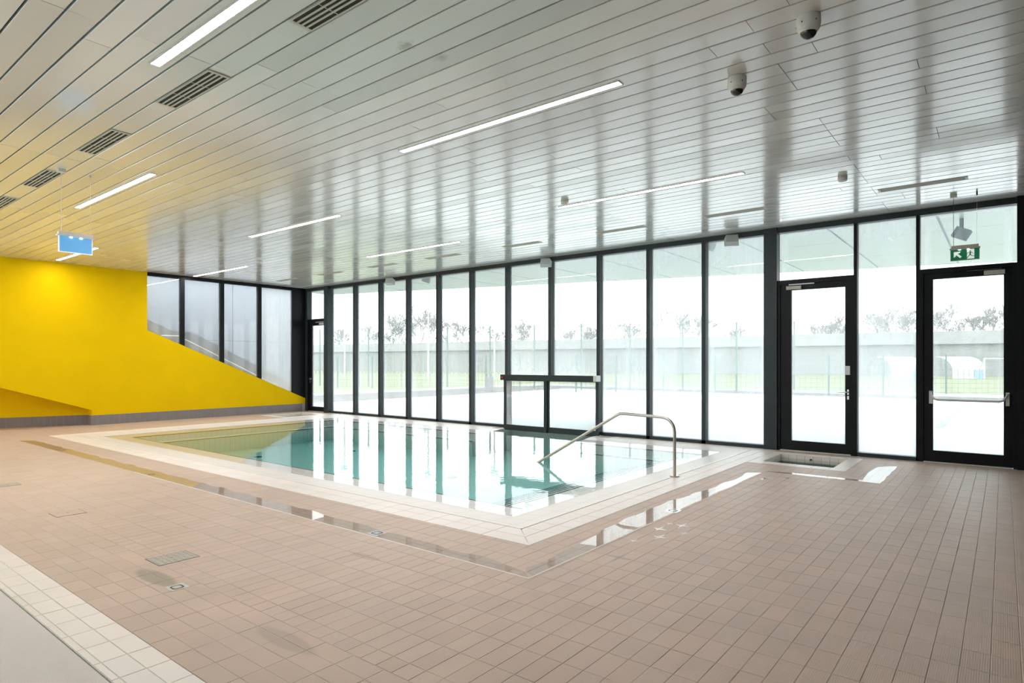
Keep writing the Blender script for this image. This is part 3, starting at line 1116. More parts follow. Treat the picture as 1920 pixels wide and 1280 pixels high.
# floor inlets
for (x, y) in ((-13.2, 7.4), (-12.3, 9.3), (-11.0, 8.0), (-9.5, 6.9), (-8.0, 8.3), (-13.6, 6.4)):
    MB().lathe(x, y, [(0.09, -0.54), (0.09, -0.552)], 14).build('floor_inlet', M_strip, pool)
# white paving round the pool, in mitred rows
wt = []
for (o0, o1) in ((0.0, 0.02), (0.03, 0.215), (0.215, 0.40)):
    for side in range(4):
        o1_ = o1
        if side == 2:
            o0_, o1_ = o0 * 0.85, o1 * 0.85
        else:
            o0_ = o0
        lo = {0: PX0, 1: PY0, 2: PX0, 3: PY0}[side]
        hi = {0: PX1, 1: PY1, 2: PX1, 3: PY1}[side]
        if side in (0, 2):
            a_in, a_out = (lo - o0_, lo - o1_)
            b_in, b_out = (hi + o0_, hi + o1_)
        else:
            a_in, a_out = (lo - o0_, lo - o1_)
            b_in, b_out = (hi + o0_ * 0.85, hi + o1_ * 0.85)
        n = round((hi - lo + 0.4) / 0.25)
        for i in range(n):
            def pos(k, inn):
                if k == 0:
                    return a_in if inn else a_out
                if k == n:
                    return b_in if inn else b_out
                return lo - 0.2 + 0.25 * k if lo - 0.2 + 0.25 * k < hi + 0.1 else hi
            p0, p1, q0, q1 = pos(i, 1), pos(i + 1, 1), pos(i, 0), pos(i + 1, 0)
            g = J / 2
            if p1 - p0 < 0.02:
                p1 = p0 + 0.02
            if side == 0:
                poly = [(q0 + g, PY0 - o1_ + g), (q1 - g, PY0 - o1_ + g), (p1 - g, PY0 - o0_ - g), (p0 + g, PY0 - o0_ - g)]
            elif side == 2:
                if CH0 - 0.3 < (p0 + p1) / 2 < CH1 + 0.3:
                    continue
                poly = [(p0 + g, PY1 + o0_ + g), (p1 - g, PY1 + o0_ + g), (q1 - g, PY1 + o1_ - g), (q0 + g, PY1 + o1_ - g)]
            elif side == 1:
                poly = [(PX1 + o0_ + g, p0 + g), (PX1 + o1_ - g, q0 + g), (PX1 + o1_ - g, q1 - g), (PX1 + o0_ + g, p1 - g)]
            else:
                poly = [(PX0 - o1_ + g, q0 + g), (PX0 - o0_ - g, p0 + g), (PX0 - o0_ - g, p1 - g), (PX0 - o1_ + g, q1 - g)]
            cx = sum(p[0] for p in poly) / 4
            cy_ = sum(p[1] for p in poly) / 4
            pr = proj(cx, cy_, 0)
            wt.append((((o1 - o0) / pr[2] ** 3) if o1 - o0 > 0.1 else 0, poly))
wt.sort(key=lambda q: -q[0])
restw = MB()
for k, (a, poly) in enumerate(wt):
    if k < 290:
        mb = MB()
        slab_poly(mb, [(x, y) for x, y in poly], -0.004, R.uniform(-0.0004, 0.0004), 0.002)
        mb.build('white_tile', M_white_tile, pool)
    else:
        slab_poly(restw, poly, -0.004, 0.0, 0.002)
o = restw.build('white_tile_field', M_white_tile, pool)
o['kind'] = 'stuff'
cu = MB()
cu.box(PX0 - 0.4, PY0 - 0.40, -0.1, PX1 + 0.40, PY0 - 0.001, -0.004)
cu.box(PX1 + 0.001, PY0 - 0.05, -0.1, PX1 + 0.40, YW + 0.02, -0.004)
cu.box(PX0 - 0.40, PY0 - 0.05, -0.1, PX0 - 0.001, YW + 0.02, -0.004)
cu.box(PX0 - 0.1, PY1 + 0.001, -0.1, CH0 - 0.1, YW + 0.1, -0.004)
cu.box(CH1 + 0.1, PY1 + 0.001, -0.1, PX1 + 0.1, YW + 0.1, -0.004)
cu.build('kerb_bed', M_white_grout, pool)
# water
wa = MB()
A = (-15.42, -4.0, 5.06, 11.14)
wa.box(A[0], A[2], -0.545, A[1], A[3], WZ)
wa2 = []
wm = MB()
outl = [(A[0], A[2]), (A[1], A[2]), (A[1], A[3]), (CH1 - 0.001, A[3]), (CH1 - 0.001, 11.84), (CH0 + 0.001, 11.84), (CH0 + 0.001, A[3]), (A[0], A[3])]
wm.prism([(x, y, -0.58) for x, y in outl], (0, 0, 0.58 + WZ))
wo = wm.build('pool_water', M_water, loc=(-9.7, 7.8, WZ))
tag(wo, 'still teal water filling the swimming pool', 'water', kind='stuff')

# ------------------------------------------------------------------ second pool at the lower left
pool2 = thing('swimming_pool', (-6, 0.8, -0.6), 'white tiled edge of another pool with overflow grating at lower left', 'pool', kind='structure')
b2 = MB()
b2.box(-17.0, 1.165, -0.12, -2.2, 1.45, -0.004)
b2.box(-17.0, 0.78, -0.2, -2.2, 1.165, -0.026)
b2.box(-17.0, 0.60, -0.6, -2.2, 0.78, -0.005)
b2.box(-2.4, YB, -0.6, -2.2, 0.7, -0.005)
b2.box(-17.0, YB, -0.7, -2.2, 0.7, -0.6)
b2.build('basin', M_basin, pool2)
tcache = {}
rest2 = MB()
for (ya, yb, m0) in ((1.327, 1.45, 0), (1.204, 1.327, 0), (1.166, 1.204, 1)):
    i = 0
    x = -2.2
    while x > -17.0:
        if x < -2.6 and x > -9.5:
            w, h = 0.25 - J, yb - ya - J
            key = (w, h)
            if key not in tcache:
                mb = MB()
                slab_poly(mb, [(-w / 2, -h / 2), (w / 2, -h / 2), (w / 2, h / 2), (-w / 2, h / 2)], -0.004, 0.0, 0.002)
                tcache[key] = mb.mesh('white_tile', M_white_tile2)
            part('white_tile', tcache[key], pool2, (x - 0.125, (ya + yb) / 2, R.uniform(-0.0005, 0.0005)))
        else:
            g = J / 2
            slab_poly(rest2, [(x - 0.25 + g, ya + g), (x - g, ya + g), (x - g, yb - g), (x - 0.25 + g, yb - g)], -0.004, 0, 0.002)
        x -= 0.25
o = rest2.build('white_tile_field', M_white_tile, pool2)
o['kind'] = 'stuff'
gr = MB()
x = -2.25
while x > -9.0:
    gr.box(x - 0.0102, 0.79, -0.02, x, 1.155, -0.001)
    x -= 0.0138
for yy in (0.785, 0.90, 1.03, 1.150):
    gr.box(-9.0, yy, -0.025, -2.25, yy + 0.008, -0.006)
o = gr.build('overflow_grating', M_grate, pool2)
o['kind'] = 'stuff'
o['label'] = 'pale overflow grating of many thin bars'
w2 = B(-16.99, YB + 0.01, -0.59, -2.41, 0.6, -0.03).build('pool_water', M_water2, loc=(-9, -6, -0.03))
tag(w2, 'water of the other pool beyond the lower left edge', 'water', kind='stuff')

# ------------------------------------------------------------------ foot basins


def foot_basin(x0, x1, y0, y1, ox0, ox1, oy0, oy1, label):
    t = thing('foot_basin', ((x0 + x1) / 2, (y0 + y1) / 2, -0.2), label, 'basin', 'sunken foot basins')
    mb = MB()
    mb.box(ox0, oy0, -0.23, x0, oy1, -0.004)
    mb.box(x1, oy0, -0.23, ox1, oy1, -0.004)
    mb.box(x0, oy0, -0.23, x1, y0, -0.004)
    mb.box(x0, y1, -0.23, x1, oy1, -0.004)
    mb.build('tub', M_white_grout, t)
    B(x0, y0, -0.23, x1, y1, -0.165).build('basin_floor', M_basin, t)
    w = (x1 - x0) / 8
    me = B(-w / 2 + 0.003, 0, -0.164, w / 2 - 0.003, 0.008, -0.005).mesh('wall_tile', M_white_tile)
    for i in range(8):
        part('wall_tile', me, t, (x0 + w * (i + 0.5), y1 - 0.008, 0))
        part('wall_tile', me, t, (x0 + w * (i + 0.5), y0, 0))
    h = (y1 - y0) / 8
    me = B(0, -h / 2 + 0.003, -0.164, 0.008, h / 2 - 0.003, -0.005).mesh('wall_tile', M_white_tile)
    for i in range(8):
        part('wall_tile', me, t, (x0, y0 + h * (i + 0.5), 0))
        part('wall_tile', me, t, (x1 - 0.008, y0 + h * (i + 0.5), 0))
    # edging tiles
    for side, (a, b, c, d) in enumerate(((ox0, ox1, oy0, y0), (ox0, ox1, y1, oy1), (ox0, x0, y0, y1), (x1, ox1, y0, y1))):
        n = 6 if side < 2 else 4
        for i in range(n):
            g = 0.003
            mb = MB()
            if side < 2:
                xa, xb = a + (b - a) * i / n, a + (b - a) * (i + 1) / n
                slab_poly(mb, [(xa + g, c + g), (xb - g, c + g), (xb - g, d - g), (xa + g, d - g)], -0.004, 0, 0.002)
            else:
                ya, yb = c + (d - c) * i / n, c + (d - c) * (i + 1) / n
                slab_poly(mb, [(a + g, ya + g), (b - g, ya + g), (b - g, yb - g), (a + g, yb - g)], -0.004, 0, 0.002)
            mb.build('edge_tile', M_white_tile, t)
    rg = MB().tube([((x0 + x1) / 2 - 0.03, y1 - 0.018, -0.07), ((x0 + x1) / 2 - 0.03, y1 + 0.0, -0.07)], 0.032, 14)
    rg.tube([((x0 + x1) / 2 - 0.03, y1 - 0.021, -0.07), ((x0 + x1) / 2 - 0.03, y1 - 0.010, -0.07)], 0.024, 14, mi=1)
    rg.build('inlet', [M_chrome, M_black], t)
    B(x0 + 0.009, y0 + 0.009, -0.164, x1 - 0.009, y1 - 0.009, -0.06).build('water', M_water3, t)
    return t


foot_basin(-3.03, -2.0, 10.28, 11.33, -3.2, -1.8, 10.04, 11.55, 'small sunken foot basin in front of the lever handle door')
foot_basin(-17.35, -16.42, 10.1, 11.2, -17.55, -16.2, 9.9, 11.45, 'small sunken foot basin in the far corner by the yellow wall')

# ------------------------------------------------------------------ outdoors: ground, canopy
og = B(-21.6, YG + 0.1, -0.15, 25, 33, -0.03).build('terrace', M_pave)
tag(og, 'pale paved terrace outside the glass wall', 'terrace', kind='structure')
g1 = MB()
g1.prism([(-21.6, 12, -0.03), (-21.6, 33, -0.03), (-25.5, 33, 0.03), (-25.5, 12, 0.03)], (0, 0, -0.4))
g1.prism([(-25.5, 33, -0.03), (25, 33, -0.03), (25, 35.5, 0.0), (-25.5, 35.5, 0.0)], (0, 0, -0.4))
tag(g1.build('gravel_bank', M_gravel), 'strip of brown gravel at the edge of the terrace', 'gravel', kind='structure')
g2 = MB()
g2.box(-25.8, 12, -0.2, -25.5, 35.8, 0.12)
g2.box(-25.8, 35.5, -0.2, 25, 35.8, 0.12)
tag(g2.build('kerb', M_kerb), 'white kerb between gravel and lawn', 'kerb', kind='structure')
g3 = MB()
g3.box(-120, 8, -0.3, -25.8, 120, 0.05)
g3.box(-25.8, 35.8, -0.3, 80, 120, 0.05)
tag(g3.build('lawn', M_grass), 'pale green lawn beyond the terrace', 'lawn', kind='structure')

# canopy over the terrace (skewed outer edge), in panels with dark joints
cz = 4.1
cp = MB()
cp.prism([(-19.6, YG + 0.08, cz + 0.012), (-19.6, 13.75, cz + 0.012), (2.5, 20.6, cz + 0.012), (2.5, YG + 0.08, cz + 0.012)], (0, 0, 0.35))
canopy = cp.build('canopy', M_flood)
tag(canopy, 'pale green soffit of the canopy outside above the terrace', 'canopy', kind='structure')


def canopy_edge(x):
    return 13.75 + (x + 19.6) * (20.6 - 13.75) / 22.1


for i in range(13):
    xa, xb = -19.6 + 1.7 * i + 0.02, -19.6 + 1.7 * (i + 1) - 0.02
    yb = YG + 0.1
    while yb < canopy_edge(xb) - 0.05:
        y2 = yb + 2.4
        ea, eb = canopy_edge(xa), canopy_edge(xb)
        poly = [(xa, yb, cz), (xb, yb, cz), (xb, min(y2, eb), cz), (xa, min(y2, ea), cz)]
        if poly[3][1] - yb > 0.03:
            MB().prism(poly, (0, 0, 0.012)).build('soffit_panel', M_soffit, canopy)
        yb = y2 + 0.012

# ------------------------------------------------------------------ stair outside the side windows
st = thing('outdoor_stair', (-19.8, 9, 0), 'grey concrete stair parapet seen through the side windows', 'stair', kind='structure')


def xwall(u, v, X):
    t = (u - 960) / F_PX
    d = X / (-S + C_ * t)
    return (X, d * (C_ + S * t), CAM_Z + d * (HORIZON - v) / F_PX)


XS = -19.9
prl = [xwall(u, v, XS) for u, v in ((240, 582), (277, 599), (323.5, 620), (360, 622.5), (487, 688), (560, 728))]
prl[0] = (XS, prl[1][1] - 4.5, prl[1][2] + 2.0)
pts = prl + [(XS, prl[-1][1] + 0.6, 0.0), (XS, prl[0][1], 0.0)]
MB().prism(prl + [(XS, prl[-1][1], -0.1), (XS, prl[0][1], -0.1)], (-0.15, 0, 0)).build('parapet', M_stairc, st)
hr = [xwall(u, v, XS + 0.12) for u, v in ((302, 629), (335, 630), (354, 640), (416, 671), (481, 704), (530, 729))]
MB().tube(hr, 0.022, 8).build('stair_rail', M_silver, st)
B(-24, 5, -0.3, XL - TH, 14, -0.02).build('ground_slab', M_conc_l, st)
wc = thing('clad_wall', (-21.3, 9, 0), 'white panelled wall behind the outdoor stair', 'wall', kind='structure')
yj = [4.0, 6.2, 7.75, 9.35, 11.0, 12.2, 13.4]
for a, b in zip(yj[:-1], yj[1:]):
    for (za, zb) in ((0, 2.35), (2.36, 4.75), (4.76, 6.0)):
        B(-21.4, a + 0.008, za, -21.3, b - 0.008, zb).build('cladding_panel', M_clad, wc)
B(-21.5, 4, 0, -21.41, 13.4, 6.0).build('backing', M_conc, wc)

# ================================================================== THINGS IN THE ROOM
# ------------------------------------------------------------------ handrail
YH = 8.12
hr = thing('handrail', (-3.57, YH, 0), 'bent stainless steel handrail leading from the deck into the pool', 'handrail')
pts = [(-3.57, YH, 0.0), (-3.57, YH, 0.62)]
for k in range(1, 9):
    a = k / 8 * math.pi / 2 * 0.97
    pts.append((-3.57 - 0.19 * (1 - math.cos(a)), YH, 0.62 + 0.19 * math.sin(a)))
pts += [(-4.36, YH, 0.83), (-4.42, YH, 0.825), (-4.48, YH, 0.798), (-6.35, YH, -0.30)]
MB().tube(pts, 0.021, 14).build('rail', M_steel, hr, smooth=True)
MB().lathe(-3.57, YH, [(0.03, 0.018), (0.062, 0.016), (0.065, 0.012), (0.065, 0.0)], 24).build('base_flange', M_steel, hr)

# ------------------------------------------------------------------ ceiling lights


def ceiling_light(x0, x1, y, label, group):
    t = thing('ceiling_light', ((x0 + x1) / 2, y, ZC), label, 'light', group)
    f = MB()
    zb = ZC - 0.007
    f.box(x0 - 0.012, y - 0.048, zb, x1 + 0.012, y - 0.034, ZC + 0.001)
    f.box(x0 - 0.012, y + 0.034, zb, x1 + 0.012, y + 0.048, ZC + 0.001)
    f.box(x0 - 0.012, y - 0.034, zb, x0, y + 0.034, ZC + 0.001)
    f.box(x1, y - 0.034, zb, x1 + 0.012, y + 0.034, ZC + 0.001)
    f.build('frame', M_whitepl, t)
    B(x0, y - 0.034, ZC - 0.005, x1, y + 0.034, ZC - 0.001).build('diffuser', M_lamp, t)


def row(k):
    return PH + (k + 0.5) * PITCH


GL = 'linear ceiling lights above the pool'
ceiling_light(-5.46, -2.63, row(-3), 'long recessed ceiling light cut by the top edge of the picture', GL)
ceiling_light(-11.44, -8.63, row(3), 'short looking ceiling light above the blue sign', GL)
ceiling_light(-11.44, -8.63, row(17), 'ceiling light midway between the yellow wall and the long centre light', GL)
ceiling_light(-17.62, -15.1, row(10), 'ceiling light close to the yellow wall just behind the blue sign', GL)
ceiling_light(-17.85, -15.0, row(26), 'ceiling light close to the side windows above the stair', GL)
ceiling_light(-5.46, -2.63, row(10), 'long bright ceiling light in the middle of the ceiling', GL)
ceiling_light(-5.46, -2.63, row(26), 'ceiling light next to the white smoke detector near the glass wall', GL)
ceiling_light(-11.5, -8.61, row(31), 'ceiling light nearest the glass wall above the narrow panes', GL)
for (xa, xb) in ((-17.85, -15.0), (-11.44, -8.63)):  # unseen lamps added in the left columns to brighten the left deck
    for kk in (-10, -20, -30, -40, -50, -60):
        ceiling_light(xa, xb, row(kk), 'unseen linear ceiling light added over the other pool for fill light', 'added fill lights over the other pool')

# ------------------------------------------------------------------ ceiling vents with slots


def ceiling_vent(x0, x1, y0, y1, label, group, rows_=4, cross=2, dark=None):
    t = thing('ceiling_vent', ((x0 + x1) / 2, (y0 + y1) / 2, ZC), label, 'vent', group)
    B(x0 + 0.004, y0 + 0.004, ZC - 0.003, x1 - 0.004, y1 - 0.004, ZC + 0.001).build('dark_opening', dark or M_black, t)
    f = MB()
    e = 0.014
    zb = ZC - 0.008
    f.box(x0, y0, zb, x1, y0 + e, ZC)
    f.box(x0, y1 - e, zb, x1, y1, ZC)
    f.box(x0, y0 + e, zb, x0 + 0.03, y1 - e, ZC)
    f.box(x1 - 0.03, y0 + e, zb, x1, y1 - e, ZC)
    f.build('frame', M_ventframe, t)
    h = (y1 - y0 - 2 * e) / rows_
    for i in range(1, rows_):
        yc = y0 + e + h * i
        B(x0 + 0.03, yc - h * 0.2, zb, x1 - 0.03, yc + h * 0.2, ZC).build('slat', M_ventframe, t)
    for i in range(1, cross + 1):
        xc = x0 + (x1 - x0) * i / (cross + 1)
        B(xc - 0.004, y0 + e, zb + 0.002, xc + 0.004, y1 - e, ZC).build('cross_bar', M_ventframe, t)


GV = 'slotted ceiling vents in a row'
v0, v1 = PH - PITCH + 0.004, PH - 0.004 - 0.01
for (a, b, lab) in ((-4.01, -2.97, 'four slot ceiling vent at the top edge of the picture'), (-6.25, -5.20, 'four slot ceiling vent below the end of the long light at upper left'),
                    (-8.37, -7.32, 'four slot ceiling vent midway along the row at left'), (-10.57, -9.48, 'four slot ceiling vent beside the hanging blue sign fixing'),
                    (-12.6, -11.5, 'four slot ceiling vent cut by the left edge of the picture')):
    ceiling_vent(a, b, v0, v1, lab, GV)
GS = 'thin ceiling grilles along the glass wall'
names = ['thin ceiling grille above the exit door with push bar', 'thin ceiling grille above the lever handle door column', 'thin ceiling grille third from the right along the glass',
         'thin ceiling grille above the sliding door', 'thin ceiling grille fifth from the right along the glass', 'thin ceiling grille sixth from the right along the glass',
         'thin ceiling grille seventh from the right along the glass', 'thin ceiling grille in the far corner by the side windows']
for (a, b), lab in zip(((-1.40, -0.37), (-3.94, -2.94), (-6.0, -5.02), (-8.27, -7.33), (-10.62, -9.58), (-12.72, -11.72), (-14.9, -13.9), (-17.0, -16.0)), names):
    ceiling_vent(a, b, row(36) - 0.075, row(36) + 0.075, lab, GS, rows_=5, cross=0, dark=M_void)

# ------------------------------------------------------------------ dome cameras


def dome_camera(x, y, label, s=1.0):
    t = thing('dome_camera', (x, y, ZC), label, 'camera', 'ceiling dome cameras')
    MB().lathe(x, y, [(0.078 * s, ZC), (0.080 * s, ZC - 0.012), (0.080 * s, ZC - 0.055 * s), (0.076 * s, ZC - 0.082 * s), (0.068 * s, ZC - 0.098 * s), (0.056 * s, ZC - 0.108 * s)], 28).build('housing', M_whitepl, t, smooth=True)
    prof = [(0.055 * s * math.cos(a), ZC - 0.106 * s - 0.052 * s * math.sin(a)) for a in [k / 8 * math.pi / 2 for k in range(8)]]
    prof.append((0.002, ZC - 0.106 * s - 0.052 * s))
    MB().lathe(x, y, prof, 28).build('dome', M_dome, t, smooth=True)
    MB().lathe(x, y, [(0.0575 * s, ZC - 0.107 * s), (0.0575 * s, ZC - 0.115 * s)], 28).build('trim_ring', M_whitepl, t, smooth=True)
    for a in (-1.0, 0.2, -2.2):
        px, py = x + 0.079 * s * math.cos(a - 0.9), y + 0.079 * s * math.sin(a - 0.9)
        B(px - 0.004, py - 0.004, ZC - 0.06 * s, px + 0.004, py + 0.004, ZC - 0.052 * s).build('screw', M_dot, t)


dome_camera(*gp(1516, 33, ZC - 0.005)[:2], 'larger looking white dome camera at the top right of the ceiling', 1.0)
dome_camera(*gp(1382, 147, ZC - 0.005)[:2], 'white dome camera right of the long bright ceiling light', 0.98)

# ------------------------------------------------------------------ smoke detectors


def detector(x, y, label):
    t = thing('smoke_detector', (x, y, ZC), label, 'smoke detector', 'ceiling detectors')
    MB().lathe(x, y, [(0.058, ZC), (0.058, ZC - 0.026)], 22).build('base', M_ventframe, t, smooth=True)
    MB().lathe(x, y, [(0.055, ZC - 0.025), (0.056, ZC - 0.05), (0.046, ZC - 0.062), (0.02, ZC - 0.066)], 22).build('sensor_head', M_whitepl, t, smooth=True)


detector(*gp(1059, 378, ZC - 0.02)[:2], 'round smoke detector at the end of the light near the glass wall')
detector(*gp(1580, 334, ZC - 0.02)[:2], 'round smoke detector above the lever handle door')
detector(*gp(487, 490, ZC - 0.02)[:2], 'tiny round smoke detector above the side windows')
al = thing('fire_alarm', (0.24, 8.95, ZC), 'small red alarm unit on the ceiling at the right edge', 'alarm')
MB().lathe(0.24, 8.95, [(0.05, ZC), (0.052, ZC - 0.04), (0.04, ZC - 0.06)], 20).build('base', M_red, al, smooth=True)
MB().lathe(0.24, 8.95, [(0.032, ZC - 0.06), (0.026, ZC - 0.085), (0.01, ZC - 0.092)], 20).build('lens', M_red, al, smooth=True)

# ------------------------------------------------------------------ speakers on the glass wall


def speaker(x, z, label, rz=0.3):
    y = YW - 0.16
    t = thing('wall_speaker', (x, YW, z), label, 'speaker', 'small speakers under the ceiling')
    bod = MB()
    poly = [(-0.13, 0.07), (-0.105, -0.08), (0.105, -0.08), (0.13, 0.07)]
    bod.prism([(px, py, 0.075) for px, py in poly], (0, 0, -0.15))
    o = bod.build('body', M_greypl, None)
    o.parent = t
    o.location = (0, -0.16, 0)
    o.rotation_euler = (math.radians(-22), 0, rz)
    me = B(-0.1, -0.088, -0.06, 0.1, -0.078, 0.06).mesh('front_grille', M_silver)
    g = bpy.data.objects.new('front_grille', me)
    g.parent = o
    col.objects.link(g)
    B(x - 0.02, YW - 0.12, z + 0.02, x + 0.02, YW + 0.002, z + 0.06).build('bracket', M_greypl, t)


def wx(u, y=YW - 0.16):
    t = (u - 960) / F_PX
    d = y / (C_ + S * t)
    return d * (-S + C_ * t)


speaker(wx(731), 3.88, 'small grey speaker high on the glass wall nearest the far corner', 0.4)
speaker(wx(1023), 3.87, 'small grey speaker above the sliding door', 0.4)
speaker(wx(1372), 3.86, 'small grey speaker left of the wide dark column', 0.4)

# outdoor floodlights under the canopy


def floodlight(x, y, z, label):
    t = thing('floodlight', (x, y, cz), label, 'floodlight', 'floodlights under the canopy')
    o = B(-0.12, -0.04, -0.09, 0.12, 0.05, 0.09).build('lamp_head', M_flood, None)
    o.parent = t
    o.location = (0, 0, z - cz)
    o.rotation_euler = (math.radians(35), 0.35, 0.5)
    me = B(-0.1, -0.048, -0.07, 0.1, -0.038, 0.07).mesh('lens', M_bin)
    g = bpy.data.objects.new('lens', me)
    g.parent = o
    col.objects.link(g)
    B(x - 0.03, y - 0.02, z + 0.02, x + 0.03, y + 0.02, cz).build('bracket', M_flood, t)


for u, v, yy, lab in ((799, 523, 12.35, 'dark floodlight outside, seen through the glass near the far corner'), (1330, 457, 12.45, 'dark floodlight outside, just left of the grey speaker by the column'),
                      (1803, 438, 13.4, 'dark floodlight outside above the exit door')):
    t_ = (u - 960) / F_PX
    d = yy / (C_ + S * t_)
    floodlight(d * (-S + C_ * t_), yy, min(CAM_Z + d * (HORIZON - v) / F_PX, cz - 0.12), lab)

# ------------------------------------------------------------------ hanging signs
sx = -9.35
bs = thing('hanging_sign', (sx, 2.755, 3.0), 'blank blue illuminated sign hanging from thin wires at left', 'sign', 'hanging illuminated signs')
B(sx - 0.012, 2.575, 2.985, sx + 0.012, 2.935, 3.185).build('sign_panel', M_blue, bs)
hb = B(sx - 0.03, 2.565, 3.195, sx + 0.03, 2.945, 3.235)
hb.box(sx - 0.045, 2.55, 3.18, sx + 0.045, 2.96, 3.197)
hb.build('housing', M_whitepl, bs)
rm = B(sx - 0.014, 2.57, 2.978, sx + 0.014, 2.94, 2.986)
rm.box(sx - 0.014, 2.932, 2.98, sx + 0.014, 2.94, 3.18)
rm.box(sx - 0.014, 2.57, 2.98, sx + 0.014, 2.578, 3.18)
rm.build('edge_trim', M_signwhite, bs)
for y in (2.70, 2.81):
    B(sx + 0.016, y - 0.012, 3.168, sx + 0.024, y + 0.012, 3.18).build('led', M_led, bs)
for y in (2.60, 2.92):
    MB().tube([(sx, y, 3.23), (sx, y, ZC)], 0.0035 if y < 2.7 else 0.0018, 6).build('wire', M_whitepl, bs)
B(sx - 0.04, 2.56, ZC - 0.035, sx + 0.04, 2.64, ZC).build('ceiling_cup', M_whitepl, bs)
MB().lathe(sx, 2.92, [(0.012, ZC), (0.012, ZC - 0.03)], 10).build('ceiling_cup', M_chrome, bs)

ey = 11.08
ex0, ex1 = -0.605, -0.275
ez0, ez1 = 3.06, 3.215
es = thing('exit_sign', ((ex0 + ex1) / 2, ey, 3.06), 'green emergency exit sign with white arrow and running figure', 'sign', 'hanging illuminated signs')
B(ex0, ey - 0.012, ez0, ex1, ey + 0.012, ez1).build('sign_panel', M_green, es)
hb = B(ex0 + 0.005, ey - 0.03, 3.232, ex1 - 0.005, ey + 0.03, 3.272)
hb.box(ex0 - 0.012, ey - 0.045, 3.212, ex1 + 0.012, ey + 0.045, 3.234)
hb.build('housing', M_beige, es)
tr_ = B(ex0 - 0.006, ey - 0.014, ez0 - 0.006, ex1 + 0.006, ey + 0.014, ez0)
tr_.box(ex0 - 0.006, ey - 0.014, ez0, ex0, ey + 0.014, ez1)
tr_.box(ex1, ey - 0.014, ez0, ex1 + 0.006, ey + 0.014, ez1)
tr_.build('edge_trim', M_silver, es)
for x in (-0.50, -0.40):
    B(x - 0.014, ey - 0.03, 3.205, x + 0.014, ey - 0.018, 3.214).build('led', M_led, es)


def flat(name, poly, m, y=ey - 0.0135, parent=es):
    return MB().prism([(x, y, z) for x, z in poly], (0, -0.0012, 0)).build(name, m, parent)


# arrow pointing up and to the left
ax, az, sc = -0.523, 3.135, 0.047
pa = [(-1, 1), (0.55, 1), (0.2, 0.55), (-0.15, 0.45), (1.0, -0.65), (0.65, -1.0), (-0.45, 0.15), (-0.5, -0.25), (-1, -0.6)]
ar = MB()
ar.prism([(ax + x * sc, ey - 0.0135, az + z * sc) for x, z in [(-1, 1), (0.55, 1), (0.3, 0.6), (-0.6, 0.6), (-0.6, -0.3), (-1, -0.55)]][:0] or
         [(ax - sc, ey - 0.0135, az + sc), (ax + 0.75 * sc, ey - 0.0135, az + sc), (ax + 0.35 * sc, ey - 0.0135, az + 0.5 * sc), (ax - 0.5 * sc, ey - 0.0135, az + 0.5 * sc)], (0, -0.0012, 0))
ar.prism([(ax - sc, ey - 0.0135, az + sc), (ax - 0.5 * sc, ey - 0.0135, az + 0.5 * sc), (ax - 0.5 * sc, ey - 0.0135, az - 0.35 * sc), (ax - sc, ey - 0.0135, az - 0.75 * sc)], (0, -0.0012, 0))
ar.prism([(ax - 0.65 * sc, ey - 0.0135, az + 0.25 * sc), (ax - 0.25 * sc, ey - 0.0135, az + 0.65 * sc), (ax + 1.0 * sc, ey - 0.0135, az - 0.55 * sc), (ax + 0.6 * sc, ey - 0.0135, az - 0.95 * sc)], (0, -0.0012, 0))
ar.build('arrow', M_signwhite, es)
dr = flat('doorway', [(-0.415, 3.07), (-0.33, 3.07), (-0.33, 3.205), (-0.415, 3.205)], M_signwhite)
mx0, mz0, ms = -0.378, 3.135, 0.058
fig = MB()


def limb(p, q, w):
    a, b = Vector((p[0], p[1])), Vector((q[0], q[1]))
    d = (b - a).normalized()
    n_ = Vector((-d.y, d.x)) * w
    a, b = a - d * w * 0.6, b + d * w * 0.6
    fig.prism([(mx0 + c.x * ms, ey - 0.0148, mz0 + c.y * ms) for c in (a + n_, b + n_, b - n_, a - n_)], (0, -0.0012, 0))


fig.prism([(mx0 + (0.0 + 0.16 * math.cos(a)) * ms, ey - 0.0148, mz0 + (0.82 + 0.16 * math.sin(a)) * ms) for a in [k * math.pi / 6 for k in range(12)]], (0, -0.0012, 0))
limb((0.05, 0.52), (-0.02, -0.1), 0.15)
limb((0.0, 0.52), (-0.42, 0.38), 0.06)
limb((-0.42, 0.38), (-0.62, 0.12), 0.055)
limb((0.1, 0.5), (0.42, 0.36), 0.06)
limb((0.42, 0.36), (0.55, 0.08), 0.055)
limb((-0.03, -0.12), (-0.3, -0.45), 0.085)
limb((-0.3, -0.45), (-0.62, -0.9), 0.075)
limb((0.02, -0.12), (0.35, -0.42), 0.085)
limb((0.35, -0.42), (0.78, -0.5), 0.07)
fig.build('running_figure', M_green, es)
for x, cup in ((-0.573, True), (-0.30, False)):
    MB().tube([(x, ey, 3.27), (x, ey, ZC)], 0.0032 if cup else 0.0016, 6).build('wire', M_dot if cup else M_chrome, es)
B(-0.613, ey - 0.035, ZC - 0.045, -0.533, ey + 0.035, ZC).build('ceiling_cup', M_ventframe, es)
MB().lathe(-0.30, ey, [(0.010, ZC), (0.010, ZC - 0.05)], 10).build('ceiling_cup', M_dot, es)

# ------------------------------------------------------------------ covers and drains in the deck


